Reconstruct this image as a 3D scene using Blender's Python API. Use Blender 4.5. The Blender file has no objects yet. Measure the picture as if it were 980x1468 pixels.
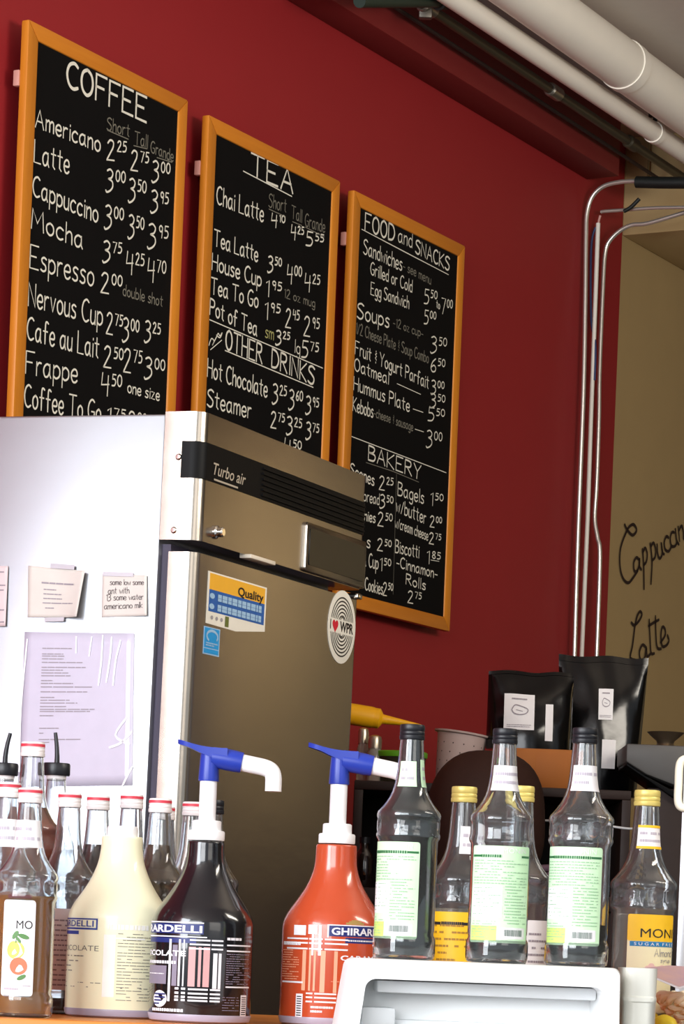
import bpy, bmesh, math, random
from mathutils import Vector, Matrix, Euler
random.seed(7)
C = bpy.context.scene.collection
SC = bpy.context.scene
PI = math.pi
# ------------------------------------------------------------------ camera, world, lights, exposure
F, ROLL, Y0, ZE = 4300.0, 0.04, 1360.0, 1.26          # focal length in pixels of the 980x1468 frame, roll, horizon row, eye height
CR, SR = math.cos(ROLL), math.sin(ROLL)
cam_d = bpy.data.cameras.new('camera'); cam = bpy.data.objects.new('camera', cam_d); C.objects.link(cam)
cam_d.sensor_fit = 'VERTICAL'; cam_d.sensor_height = 36.0; cam_d.sensor_width = 24.0
cam_d.lens = 36.0*F/1468.0; cam_d.shift_y = (Y0-734.0)/1468.0
cam_d.clip_start = 0.05; cam_d.clip_end = 100
cam.matrix_world = Matrix.Translation((0, 0, ZE)) @ Matrix.Rotation(PI/2, 4, 'X') @ Matrix.Rotation(ROLL, 4, 'Z')
SC.camera = cam
w = bpy.data.worlds.new('world'); SC.world = w; w.use_nodes = True
bg = w.node_tree.nodes['Background']; bg.inputs[0].default_value = (0.86, 0.93, 1.0, 1); bg.inputs[1].default_value = 0.66
def area(name, loc, target, sx, sy, power, col):
    l = bpy.data.lights.new(name, 'AREA'); l.shape = 'RECTANGLE'; l.size = sx; l.size_y = sy; l.energy = power; l.color = col
    o = bpy.data.objects.new(name, l); C.objects.link(o); o.location = loc
    o.rotation_euler = (Vector(target)-Vector(loc)).to_track_quat('-Z', 'Y').to_euler()
    return o
area('window_daylight', (-3.4, 1.6, 2.3), (0.2, 4.6, 1.5), 3.4, 2.4, 430, (0.90, 0.95, 1.0))
area('front_fill_light', (-1.5, -1.2, 2.5), (0.1, 4.1, 1.25), 2.6, 2.2, 185, (0.95, 0.97, 1.0))  # added fill from front left, brightens jugs, bottles and white bin
area('pipe_uplight_fill', (1.9, 3.9, 2.6), (0.2, 7.2, 3.3), 1.4, 0.5, 54, (1.0, 0.92, 0.80))  # added warm fill aimed upward, brightens pipes, beam and red wall
area('street_window_light', (3.2, -1.5, 2.6), (0.8, 7.5, 2.6), 3.0, 2.0, 45, (1.0, 0.93, 0.84))
area('far_wall_fill', (4.95, 9.15, 2.95), (5.35, 9.9, 2.65),   .9, .4, 33, (1.0, 0.80, 0.56))  # added warm fill for the far wall that the fridge front mirrors
SC.view_settings.view_transform = 'Standard'; SC.view_settings.look = 'None'
SC.view_settings.gamma = 1.0; SC.view_settings.use_curve_mapping = False; SC.view_settings.exposure = 0.0
SC.cycles.use_denoising = True; SC.cycles.max_bounces = 14; SC.cycles.transmission_bounces = 14
SC.cycles.transparent_max_bounces = 12; SC.cycles.caustics_reflective = False; SC.cycles.caustics_refractive = True
SC.cycles.sample_clamp_indirect = 6.0
# ------------------------------------------------------------------ measuring helpers
def ray(px, py):
    dx, dy = px-490.0, Y0-py
    return ((CR*dx-SR*dy)/F, (SR*dx+CR*dy)/F)
def at(px, py, Y):
    a, b = ray(px, py); return Vector((a*Y, Y, ZE+b*Y))
def ground(px, z, Y):                                   # point of height z at depth Y that shows in column px
    v = F*(z-ZE)/Y; u = (px-490.0-SR*v)/CR
    return Vector((u*Y/F, Y, z))
def row(p):
    return Y0+SR*(F*p.x/p.y)-CR*(F*(p.z-ZE)/p.y)
P0 = Vector((0.0138, 7.4)); DW = Vector((2350.0, F)).normalized(); NW = Vector((DW.y, -DW.x)); YAW = math.atan2(DW.y, DW.x)
def wallp(px, py, off):                                 # pixel -> point on a plane parallel to the long wall, off in front of it
    a, b = ray(px, py); Y = (off+NW.dot(P0))/(NW.x*a+NW.y); return Vector((a*Y, Y, ZE+b*Y))
def crossp(px, py, t):                                  # pixel -> point on a plane square to the long wall
    a, b = ray(px, py); Y = (t+DW.dot(P0))/(DW.x*a+DW.y); return Vector((a*Y, Y, ZE+b*Y))
def tz(p): return (DW.dot(Vector((p.x, p.y))-P0), p.z)
def wl(t, off, z):
    q = P0+DW*t+NW*off; return Vector((q.x, q.y, z))
# ------------------------------------------------------------------ materials
def lin(c):
    out = []
    for v in c:
        v = v/255.0; out.append(v/12.92 if v <= 0.04045 else ((v+0.055)/1.055)**2.4)
    return tuple(out)+(1.0,)
MATS = {}
def mat(name, col, rough=0.5, metal=0.0, trans=0.0, ior=1.45, var=0.06, scale=30.0, bump=0.0, stretch=None, coat=0.0, spec=0.5, alpha=1.0, col2=None):
    if name in MATS: return MATS[name]
    m = bpy.data.materials.new(name); m.use_nodes = True; nt = m.node_tree; b = nt.nodes['Principled BSDF']
    c = lin(col)
    b.inputs['Roughness'].default_value = rough; b.inputs['Metallic'].default_value = metal
    b.inputs['Transmission Weight'].default_value = trans; b.inputs['IOR'].default_value = ior
    b.inputs['Coat Weight'].default_value = coat; b.inputs['Specular IOR Level'].default_value = spec; b.inputs['Alpha'].default_value = alpha
    tc = nt.nodes.new('ShaderNodeTexCoord'); mp = nt.nodes.new('ShaderNodeMapping'); n = nt.nodes.new('ShaderNodeTexNoise')
    nt.links.new(tc.outputs['Object'], mp.inputs['Vector']); nt.links.new(mp.outputs['Vector'], n.inputs['Vector'])
    if stretch: mp.inputs['Scale'].default_value = stretch
    n.inputs['Scale'].default_value = scale; n.inputs['Detail'].default_value = 4
    mx = nt.nodes.new('ShaderNodeMix'); mx.data_type = 'RGBA'
    c2 = lin(col2) if col2 else tuple(min(1, v*(1+var)) for v in c[:3])+(1,)
    c1 = c if col2 else tuple(v*(1-var) for v in c[:3])+(1,)
    mx.inputs[6].default_value = c1; mx.inputs[7].default_value = c2
    nt.links.new(n.outputs['Fac'], mx.inputs['Factor']); nt.links.new(mx.outputs[2], b.inputs['Base Color'])
    if bump:
        bp = nt.nodes.new('ShaderNodeBump'); bp.inputs['Strength'].default_value = bump; bp.inputs['Distance'].default_value = 0.002
        nt.links.new(n.outputs['Fac'], bp.inputs['Height']); nt.links.new(bp.outputs['Normal'], b.inputs['Normal'])
    MATS[name] = m; return m
# ------------------------------------------------------------------ mesh helpers
class MB:
    def __init__(s): s.v = []; s.f = []; s.sm = []
    def add(s, vs, fs, smooth=True):
        o = len(s.v); s.v += [tuple(p) for p in vs]; s.f += [tuple(i+o for i in f) for f in fs]; s.sm += [smooth]*len(fs); return s
    def box(s, x0, x1, y0, y1, z0, z1, b=0.0, seg=2):
        bm = bmesh.new(); bmesh.ops.create_cube(bm, size=1.0)
        for v in bm.verts:
            v.co = Vector((x0+(x1-x0)*(v.co.x+.5), y0+(y1-y0)*(v.co.y+.5), z0+(z1-z0)*(v.co.z+.5)))
        if b > 0: bmesh.ops.bevel(bm, geom=list(bm.edges), offset=b, segments=seg, profile=0.5, affect='EDGES')
        return s.addbm(bm)
    def addbm(s, bm):
        bm.verts.index_update()
        s.add([v.co.copy() for v in bm.verts], [[v.index for v in f.verts] for f in bm.faces]); bm.free(); return s
    def lathe(s, prof, seg=40, c=(0, 0, 0), close=True, fn=None):
        vs = []; fs = []; cx, cy, cz = c; rings = []
        for (r, z) in prof:
            if r <= 1e-7: rings.append([len(vs)]); vs.append((cx, cy, cz+z))
            else:
                rings.append(list(range(len(vs), len(vs)+seg)))
                for k in range(seg):
                    a = 2*PI*k/seg; rr = r*(fn(a, z) if fn else 1.0); vs.append((cx+rr*math.cos(a), cy+rr*math.sin(a), cz+z))
        for A, B in zip(rings[:-1], rings[1:]):
            if len(A) == 1 and len(B) == 1: continue
            for k in range(seg):
                j = (k+1) % seg
                if len(A) == 1: fs.append((A[0], B[j], B[k]))
                elif len(B) == 1: fs.append((A[k], A[j], B[0]))
                else: fs.append((A[k], A[j], B[j], B[k]))
        return s.add(vs, fs)
    def tube(s, pts, r, seg=12, caps=True):
        pts = [Vector(p) for p in pts]; n = len(pts); rs = r if isinstance(r, (list, tuple)) else [r]*n
        vs = []; fs = []; up = None
        for i, p in enumerate(pts):
            t = (pts[min(i+1, n-1)]-pts[max(i-1, 0)]).normalized()
            if up is None:
                up = Vector((0, 0, 1)) if abs(t.z) < 0.9 else Vector((1, 0, 0))
            up = (up-t*up.dot(t)).normalized(); sd = t.cross(up)
            for k in range(seg):
                a = 2*PI*k/seg; vs.append(p+(up*math.cos(a)+sd*math.sin(a))*rs[i])
        for i in range(n-1):
            for k in range(seg):
                j = (k+1) % seg; fs.append((i*seg+k, i*seg+j, (i+1)*seg+j, (i+1)*seg+k))
        if caps: fs.append(tuple(range(seg))[::-1]); fs.append(tuple((n-1)*seg+k for k in range(seg)))
        return s.add(vs, fs)
    def prism(s, poly, y0, y1, b=0.0):                  # polygon in x,z pushed from y0 to y1
        bm = bmesh.new(); fr = [bm.verts.new((x, y0, z)) for x, z in poly]; bk = [bm.verts.new((x, y1, z)) for x, z in poly]
        n = len(poly); bm.faces.new(fr); bm.faces.new(bk[::-1])
        for i in range(n): bm.faces.new((fr[i], bk[i], bk[(i+1) % n], fr[(i+1) % n]))
        bmesh.ops.recalc_face_normals(bm, faces=bm.faces[:])
        if b > 0: bmesh.ops.bevel(bm, geom=list(bm.edges), offset=b, segments=2, profile=0.5, affect='EDGES')
        return s.addbm(bm)
    def flat(s, poly, fn, n=1):                         # polygon through a mapping (x,y)->point
        return s.add([fn(x, y) for x, y in poly], [tuple(range(len(poly)))], False)
    def ribbon(s, pts, hw, fn):
        P = [Vector(p) for p in pts]; n = len(P)
        if n < 2: return s
        t0 = (P[1]-P[0]).normalized(); t1 = (P[-1]-P[-2]).normalized()
        P[0] = P[0]-t0*hw*.7; P[-1] = P[-1]+t1*hw*.7
        vs = []
        for i, p in enumerate(P):
            t = (P[min(i+1, n-1)]-P[max(i-1, 0)]); t = t.normalized() if t.length > 1e-9 else Vector((1, 0))
            nn = Vector((-t.y, t.x)); k = 0.75 if i in (0, n-1) else 1.0
            a = p+nn*hw*k; b = p-nn*hw*k; vs += [fn(a.x, a.y), fn(b.x, b.y)]
        return s.add(vs, [(2*i, 2*i+1, 2*i+3, 2*i+2) for i in range(n-1)], False)
    def build(s, name, m, parent=None, sharp=38):
        me = bpy.data.meshes.new(name); me.from_pydata([tuple(v) for v in s.v], [], s.f)
        me.polygons.foreach_set('use_smooth', s.sm); me.update()
        bm = bmesh.new(); bm.from_mesh(me); bmesh.ops.remove_doubles(bm, verts=bm.verts[:], dist=1e-6)
        bm.to_mesh(me); bm.free()
        me.set_sharp_from_angle(angle=math.radians(sharp))
        me.materials.append(m)
        o = bpy.data.objects.new(name, me); C.objects.link(o)
        if parent is not None: o.parent = parent
        return o
def smooth(pts, k=5):
    P = [Vector(p) for p in pts]
    if len(P) < 3: return P
    out = []; n = len(P)
    for i in range(n-1):
        a, b, c, d = P[max(i-1, 0)], P[i], P[i+1], P[min(i+2, n-1)]
        for j in range(k):
            t = j/k; out.append(0.5*((2*b)+(c-a)*t+(2*a-5*b+4*c-d)*t*t+(3*b-a-3*c+d)*t*t*t))
    out.append(P[-1]); return out
def rrect(x0, x1, z0, z1, r, k=5):
    out = []
    for cx, cz, a0 in ((x1-r, z1-r, 0), (x0+r, z1-r, 90), (x0+r, z0+r, 180), (x1-r, z0+r, 270)):
        for i in range(k+1):
            a = math.radians(a0+90*i/k); out.append((cx+r*math.cos(a), cz+r*math.sin(a)))
    return out
def thing(name, label, cat, loc=(0, 0, 0), rotz=0.0, group=None):
    o = bpy.data.objects.new(name, None); C.objects.link(o); o.location = loc; o.rotation_euler = (0, 0, rotz); o.empty_display_size = .05
    o['label'] = label; o['category'] = cat
    if group: o['group'] = group
    return o
def tag(o, label, cat, group=None):
    o['label'] = label; o['category'] = cat
    if group: o['group'] = group
    return o
def struct(o): o['kind'] = 'structure'; return o
# ------------------------------------------------------------------ printed letters (built-in font) and hand-drawn letters
_TX = {}
def glyphs(s, shear=0.0, bold=0.0):
    key = (s, shear, bold)
    if key in _TX: return _TX[key]
    cu = bpy.data.curves.new('tmp', 'FONT'); cu.body = s; cu.resolution_u = 3; cu.shear = shear; cu.offset = bold
    o = bpy.data.objects.new('tmp', cu); C.objects.link(o)
    dg = bpy.context.evaluated_depsgraph_get(); me = bpy.data.meshes.new_from_object(o.evaluated_get(dg))
    V = [(v.co.x, v.co.y) for v in me.vertices]; Fc = [tuple(p.vertices) for p in me.polygons]
    bpy.data.objects.remove(o); bpy.data.curves.remove(cu); bpy.data.meshes.remove(me)
    x0 = min(v[0] for v in V); x1 = max(v[0] for v in V); y0 = min(v[1] for v in V); y1 = max(v[1] for v in V)
    V = [((x-x0)/(x1-x0), (y-y0)/(y1-y0)) for x, y in V]
    _TX[key] = (V, Fc); return _TX[key]
def print_text(mb, s, x0, x1, y0, y1, fn, shear=0.0, bold=0.0):
    V, Fc = glyphs(s, shear, bold)
    mb.add([fn(x0+(x1-x0)*x, y0+(y1-y0)*y) for x, y in V], Fc, False)
def fine_print(mb, x0, x1, y0, y1, rows, fn, h=0.45, dens=0.85, rnd=None, minw=.03, maxw=.12):
    R = rnd or random
    dy = (y1-y0)/rows; W = x1-x0
    for i in range(rows):
        y = y1-dy*(i+.5); x = x0; end = x1-W*R.choice((0, 0, .05, .3, .5))
        while x < end:
            l = W*R.uniform(minw, maxw); xe = min(end, x+l)
            if R.random() < dens: mb.flat([(x, y-dy*h/2), (xe, y-dy*h/2), (xe, y+dy*h/2), (x, y+dy*h/2)], fn)
            x = xe+W*.015
G = {  # strokes on a grid: cap height 10, x-height 6; '~' = smooth curve
'A': '0,0 2.2,10 4.6,0;1,3.6 3.8,3.6', 'B': '0,0 0,10;~0,10 3,9.6 3.4,7.6 2.2,5.6 0,5.2;~0,5.2 3.4,4.8 4,2.6 3,.4 0,0',
'C': '~4,9 2.6,10 .8,8.6 0,5 .8,1.4 2.4,0 4.2,1', 'D': '0,0 0,10;~0,10 2.8,9.2 4.2,6 4,3 2.6,.6 0,0', 'E': '4,10 0,10 0,0 4.2,0;0,5.2 3,5.2',
'F': '4,10 0,10 0,0;0,5.2 3,5.2', 'G': '~4.2,9 2.6,10 .8,8.4 0,5 .8,1.4 2.4,0 4,1 4.4,4.4;2.4,4.4 4.4,4.4', 'H': '0,0 0,10;4,0 4,10;0,5.2 4,5.2',
'I': '0.5,0 .5,10', 'K': '0,0 0,10;4,10 0,4.6 4.2,0', 'L': '0,10 0,0 3.8,0', 'M': '0,0 .4,10 2.6,3.4 4.8,10 5.4,0', 'N': '0,0 0,10 4,0 4,10',
'O': '~2.2,10 .6,8.4 0,5 .6,1.6 2.2,0 3.8,1.6 4.4,5 3.8,8.4 2.2,10', 'P': '0,0 0,10;~0,10 3,9.6 3.8,7.6 3,5.4 0,4.8', 'R': '0,0 0,10;~0,10 3,9.6 3.6,7.6 2.8,5.6 0,5;1.4,5 4.2,0',
'S': '~4,9 2.4,10 .6,9 .4,7 2.2,5.4 3.8,3.6 3.4,1 1.8,0 0,1', 'T': '0,10 4.8,10;2.4,10 2.4,0', 'W': '0,10 1.4,0 2.8,7 4.2,0 5.6,10', 'Y': '0,10 2.2,5 4.4,10;2.2,5 2,0', 'V': '0,10 2,0 4,10',
'a': '~3,5.4 1.6,6 .3,4.6 0,2.4 .8,.2 2.2,.6 3,3;3,6 3,1.4 3.6,0', 'b': '0,10 0,0;~0,4.4 1.4,6 3,4.6 3,1.4 1.4,0 0,1', 'c': '~3,5.2 1.6,6 .3,4.6 0,2.6 .6,.6 1.8,0 3,.8',
'd': '3,10 3,0;~3,4.6 1.6,6 .2,4.4 .2,1.4 1.6,0 3,1.2', 'e': '~.2,3 2.8,3.2 2.6,5.4 1.4,6 .2,4.6 0,2.4 .8,.3 2,0 3,1', 'f': '~3,9.4 2,10 1.2,8.6 1.2,0;0,5.6 2.6,5.6',
'g': '~3,5 1.6,6 .2,4.4 .2,1.6 1.6,.2 3,1.6;~3,6 3,-1.6 1.8,-3.2 .2,-2.4', 'h': '0,10 0,0;~0,4 1.4,6 2.6,5 2.8,0', 'i': '.3,6 .3,0;.3,8 .3,8.5', 'j': '~1,6 1,-2 0,-3;1,8 1,8.5', 'k': '0,10 0,0;2.6,6 0,2.8 2.8,0',
'l': '.3,10 .3,0', 'm': '0,6 0,0;~0,4.4 1.2,6 2,5 2.1,0;~2.1,4.4 3.2,6 4.2,5 4.3,0', 'n': '0,6 0,0;~0,4.2 1.4,6 2.6,5 2.8,0', 'o': '~1.6,6 .3,4.8 0,3 .4,1 1.6,0 2.8,1 3.2,3 2.8,5 1.6,6',
'p': '0,6 0,-3.2;~0,4.6 1.4,6 3,4.6 3,1.6 1.4,.2 0,1.2', 'r': '0,6 0,0;~0,4 1,5.8 2.2,5.8', 's': '~2.6,5.4 1.4,6 .3,5 .8,3.6 2.2,2.6 2.4,.8 1.2,0 0,.6', 't': '1.2,9 1.2,1 2.2,0;0,6.4 2.6,6.4',
'u': '~0,6 0,1.6 1,0 2.4,.8 2.8,2.4;2.8,6 2.8,0', 'v': '0,6 1.4,0 2.8,6', 'w': '0,6 1,0 2,4.6 3,0 4,6', 'x': '0,6 2.6,0;2.6,6 0,0', 'y': '0,6 1.5,1;3,6 .8,-3', 'z': '0,6 2.6,6 0,0 2.8,0',
'0': '~2,10 .5,8.4 0,5 .5,1.6 2,0 3.5,1.6 4,5 3.5,8.4 2,10', '1': '.2,8.4 1.4,10 1.4,0', '2': '~.2,8.4 1.4,10 3,9.2 3,6.6 1.6,3.4 0,0;0,0 3.8,0', '3': '~.2,9.2 1.8,10 3.2,8.4 2.6,6.2 1,5.4;~1,5.4 3,4.4 3.4,2 2.2,0 .4,-1 -.2,-.2',
'4': '.4,10 0,4.6 3.6,5.2;3.2,9 3,0', '5': '3.4,10 .6,10 .4,6;~.4,6 2.4,6 3.4,3.6 2.4,.6 0,.2', '6': '~3,9.6 1,7 0,3 1,.2 2.8,.6 3.2,3 2,4.8 .3,3.4', '7': '0,10 3.6,10 1.2,0', '8': '~1.8,5.2 .4,7 .8,9.4 2.2,10 3.2,8.2 1.8,5.2 .2,3 .8,.4 2.4,0 3.4,2.2 1.8,5.2', '9': '~3.2,8 1.8,10 .4,8.6 .6,6 2,5 3.2,7;3.2,8.4 2.6,0',
'-': '0,3.4 2.4,3.4', '_': '0,3.4 9,3.4', '&': '2,8 .8,7 2,5.6 .8,4.4 2,3;1.4,9 1.4,9.6;1.4,.6 1.4,1.2', '/': '0,0 2.4,9', '.': '.2,0 .4,.4', "'": '.4,10 .2,8'}
def gparse(ch):
    out = []
    for st in G[ch].split(';'):
        cur = st.startswith('~'); pts = [tuple(map(float, p.split(','))) for p in st.lstrip('~').split()]
        out.append(([tuple(p) for p in smooth(pts, 4)] if cur else pts))
    return out
GP = {k: gparse(k) for k in G}
def hand(mb, s, A, B, h, hw, fn, gap=1.3):
    """letters from baseline point A to baseline point B (2-D), cap height h; ^ starts small raised digits"""
    lay = []; x = 0.0; sup = False
    for ch in s:
        if ch == '^': sup = True; x += .2; continue
        if ch == ' ': x += 2.6; continue
        P = GP[ch]; wd = max(p[0] for st in P for p in st); k = .52 if sup else 1.0
        lay.append((P, x, k, 4.9 if sup else 0.0)); x += wd*k+gap*(0.7 if sup else 1)
    tot = x-gap
    for P, x0, k, y0 in lay:
        jit = random.uniform(-.25, .25)
        for st in P:
            pts = []
            for (gx, gy) in st:
                f_ = (x0+gx*k)/tot; yy = (y0+gy*k+jit*.5)/10.0*h
                pts.append((A[0]+(B[0]-A[0])*f_, A[1]+(B[1]-A[1])*f_+yy))
            mb.ribbon(pts, hw*(0.85 if k < 1 else 1), fn)
# ------------------------------------------------------------------ the room
M_red = mat('red wall paint', (148, 29, 34), .6, var=.05, scale=6, bump=.05)
M_beige = mat('beige wall paint', (176, 150, 104), .7, var=.05, scale=8, bump=.05)
M_beam = mat('red beam paint', (128, 32, 34), .6, var=.05, scale=6)
M_ceil = mat('grey ceiling paint', (206, 196, 186), .8, var=.04)
M_floor = mat('brown floor', (92, 74, 60), .5, var=.15)
M_room = mat('grey green far walls', (142, 132, 108), .7, var=.1, scale=3)
TC = (tz(wallp(893, 335, 0))[0]+tz(wallp(866, 940, 0))[0])/2
ZC = tz(wallp(780, 84, .10))[1]
def wallbox(name, t0, t1, o0, o1, z0, z1, m, parent=None, b=0):
    mb = MB(); mb.box(t0, t1, -o1, -o0, z0, z1, b)
    o = mb.build(name, m, parent)
    if parent is None: o.location = (P0.x, P0.y, 0); o.rotation_euler = (0, 0, YAW)
    return o
struct(wallbox('wall_left', -7.5, TC, -.2, 0, 0, ZC, M_red))
struct(wallbox('wall_rear', TC, TC+3.2, -.2, 0, 0, ZC, M_beige))
zb_ = crossp(935, 334, TC).z
struct(wallbox('trim_1', TC, TC+1.3, 0, 5.0, zb_, ZC, M_beige, b=.004))
pb = crossp(889, 256, TC)
tb, zbm = tz(wallp(887, 253, .10))
struct(wallbox('trim_2', -7.5, tb, 0, .10, zbm, ZC, M_beam, b=.003))
struct(wallbox('ceiling', -7.5, TC+3.2, -.2, 6.5, ZC, ZC+.1, M_ceil))
struct(wallbox('floor', -8.5, TC+3.2, -.2, 6.5, -.1, 0, M_floor))
struct(wallbox('wall_end', TC+3.2, TC+3.4, -.2, 6.5, 0, ZC, M_room))
struct(wallbox('wall_right', -1.0, TC+3.2, 6.5, 6.7, 0, ZC, M_room))
struct(wallbox('reflected_band_low', TC+3.15, TC+3.2, .3, 6.5, 0, 1.55, mat('dark low reflected band', (58, 42, 32), .5)))  # unseen dark band, added to darken the low reflection in the fridge door
struct(wallbox('reflected_band_high', TC+3.12, TC+3.2, .3, 6.5, 3.12, ZC, mat('dark high reflected band', (60, 46, 34), .5)))  # unseen dark band, put in so the fridge hood mirrors something dark
# ------------------------------------------------------------------ pipes under the ceiling
M_pipe = mat('cream pipe paint', (246, 240, 228), .4, var=.03, scale=14, bump=.1)
M_iron = mat('dark green brown pipe', (66, 60, 46), .4, metal=.3, var=.2, scale=25)
M_cab = mat('dark cable', (40, 24, 22), .6)
M_blk = mat('black rubber', (16, 20, 18), .55)
M_zinc = mat('dull zinc', (150, 145, 135), .35, metal=.9)
def along(px0, py0, px1, py1, off, ext0=3.0, ext1=.3):
    a = wallp(px0, py0, off); b = wallp(px1, py1, off); d = (b-a).normalized()
    return a-d*ext0, b+d*ext1
def pipe(name, label, cat, a, b, r, m, seg=28):
    t = thing(name, label, cat, a); MB().tube([Vector(), b-a], r, seg).build('pipe_run', m, t); return t
a, b = along(767, 1, 976, 153, .40, 3, 1.0)
rp = .062

t = pipe('ceiling_pipe', 'wide white insulated pipe right under the grey ceiling, thickest of all', 'pipe', a, b, rp, M_pipe, 40)
d_ = (b-a).normalized(); L_ = (b-a).length
for s_ in (.45, .72, .98):
    MB().tube([d_*(L_*s_-.02), d_*(L_*s_+.02)], rp+.003, 40).build('joint_band', M_pipe, t)
    MB().tube([d_*(L_*s_)+Vector((0, 0, rp-.01)), d_*(L_*s_)+Vector((0, 0, ZC-a.z))], .006, 8).build('hanger_rod', M_zinc, t)
a2, b2 = along(662, 5, 940, 192, .30, 3, .9)
t = pipe('ceiling_pipe', 'thinner white pipe between the wide white pipe and the dark pipe', 'pipe', a2, b2, .026, M_pipe, 28)
d_ = (b2-a2).normalized(); q = wallp(938, 190, .30)-a2; s_ = q.dot(d_)
MB().tube([d_*(s_-.012), d_*(s_+.012)], .029, 28).build('pipe_clamp', M_pipe, t)
MB().tube([d_*s_+Vector((0, 0, .02)), d_*s_+Vector((0, 0, .09))], .006, 8).build('clamp_bolt', M_blk, t)
MB().box(-.018, .018, -.012, .012, -.012, .012, .004).build('clamp_bracket', M_blk, t).location = d_*s_+Vector((0, 0, .055))
a3, b3 = along(613, 11, 985, 259, .21, 3, .4)
t = pipe('iron_pipe', 'thin dark greenish iron pipe with couplings below the white pipes', 'pipe', a3, b3, .0125, M_iron, 16)
d_ = (b3-a3).normalized()
for (px, py) in ((613, 11), (794, 134), (905, 207)):
    s_ = (wallp(px, py, .21)-a3).dot(d_)
    MB().tube([d_*(s_-.03), d_*(s_-.026), d_*(s_+.026), d_*(s_+.03)], [.0145, .018, .018, .0145], 14).build('coupling', M_zinc if px != 905 else M_iron, t)
s_ = (wallp(610, 9, .21)-a3).dot(d_)
MB().box(-.016, .016, -.012, .012, -.030, .014, .004).build('pipe_hanger', mat('dark zinc', (96, 90, 82), .4, metal=.6), t).location = d_*s_
tg = thing('green_beam_clamp', 'dark green bar above the end of the iron pipe at the top edge', 'pipe', wallp(515, 1, .25))
e_ = wallp(640, 1, .25)-wallp(515, 1, .25); MB().tube([Vector(), e_], .016, 14).build('bar', mat('dark green enamel', (26, 44, 36), .5), tg)
MB().tube([e_*.9, e_*.98], .022, 14).build('end_collar', M_blk, tg)
a4, b4 = along(564, 7, 985, 283, .13, 3, .3)
tag(MB().tube([a4, (a4+b4)/2-Vector((0, 0, .004)), b4], .0052, 8).build('ceiling_cable', M_cab), 'thin dark cable running along the red beam under the iron pipe', 'cable')
# thin rod on the beige bulkhead
p_, q_ = crossp(931, 195, TC-.012), crossp(929, 252, TC-.012)
tag(MB().tube([p_, q_], .004, 8).build('hanging_rod', mat('brass rod', (120, 100, 60), .5), ), 'short thin rod hanging on the beige bulkhead above the black sleeve', 'rod')
# ------------------------------------------------------------------ the tubes in the corner
M_tube = mat('steel tube', (214, 208, 198), .28, metal=.75, var=.05)
M_white = mat('white conduit', (222, 216, 204), .45)
def corner_tube(t, pix, r, m, name, label, cat, k=6):
    pts = [crossp(x, y, t) for x, y in pix]
    for i in range(len(pts)):
        pass
    o = MB().tube(smooth(pts, k), r, 14).build(name, m); return tag(o, label, cat)
def t_for(px, py, off=.03): return tz(wallp(px, py, off))[0]
t1 = t_for(836, 560)
T1 = [(822, 960), (823, 938), (828, 770), (836, 560), (838.5, 431), (839.5, 340), (841, 306), (848, 283), (864, 267.5), (888, 261), (915, 259.5)]
corner_tube(t1, T1, .0062, M_tube, 'steel_tube', 'leftmost steel tube of the corner, bending right under a black sleeve', 'tube', 8)
tag(MB().tube([crossp(912, 261, t1), crossp(950, 262, t1), crossp(1010, 262, t1)], .0165, 16).build('pipe_sleeve', M_blk), 'black foam sleeve around the tube on the beige bulkhead', 'sleeve')
t2 = t_for(847, 590)
tw = thing('wall_conduit', 'straight white conduit between the two bent steel tubes', 'conduit', crossp(847, 590, t2))
o0 = crossp(847, 590, t2)
MB().tube([crossp(x, y, t2)-o0 for x, y in ((832.5, 960), (842, 740), (847, 590), (853, 431), (857, 320))], .0063, 14).build('conduit', M_white, tw)
MB().tube([crossp(x, y, t2)-o0 for x, y in ((857.2, 322), (858, 316), (860, 309))], .0035, 10).build('conduit_end', mat('pink plastic', (190, 140, 130), .5), tw)
corner_tube(t2, [(861, 304), (866, 303), (895, 301), (940, 298), (1005, 297)], .0050, M_tube, 'steel_tube', 'short level steel tube starting above the white conduit', 'tube')
t3 = t_for(858, 600)
T3 = [(854, 960), (855, 938), (859.5, 800), (856, 770), (852, 742), (855, 690), (858, 600), (859, 532), (864, 406), (867, 363), (873, 346), (888, 331), (906, 322.5), (929, 320), (980, 305), (1005, 298)]
corner_tube(t3, T3, .0062, M_tube, 'steel_tube', 'rightmost steel tube with a kink halfway, bending right over the beige bulkhead', 'tube')
tb4 = t_for(849, 420, .02)
corner_tube(tb4, [(853, 326), (847, 356), (847, 457), (853, 494), (852, 545)], .0032, mat('blue cable', (38, 52, 92), .5), 'blue_wire', 'thin dark blue wire beside the white conduit', 'wire')
corner_tube(t2-.02, [(894, 303), (904, 297), (916, 285)], .0055, M_blk, 'cable_tie', 'short black strap end sticking up from the level tubes', 'strap')
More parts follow.
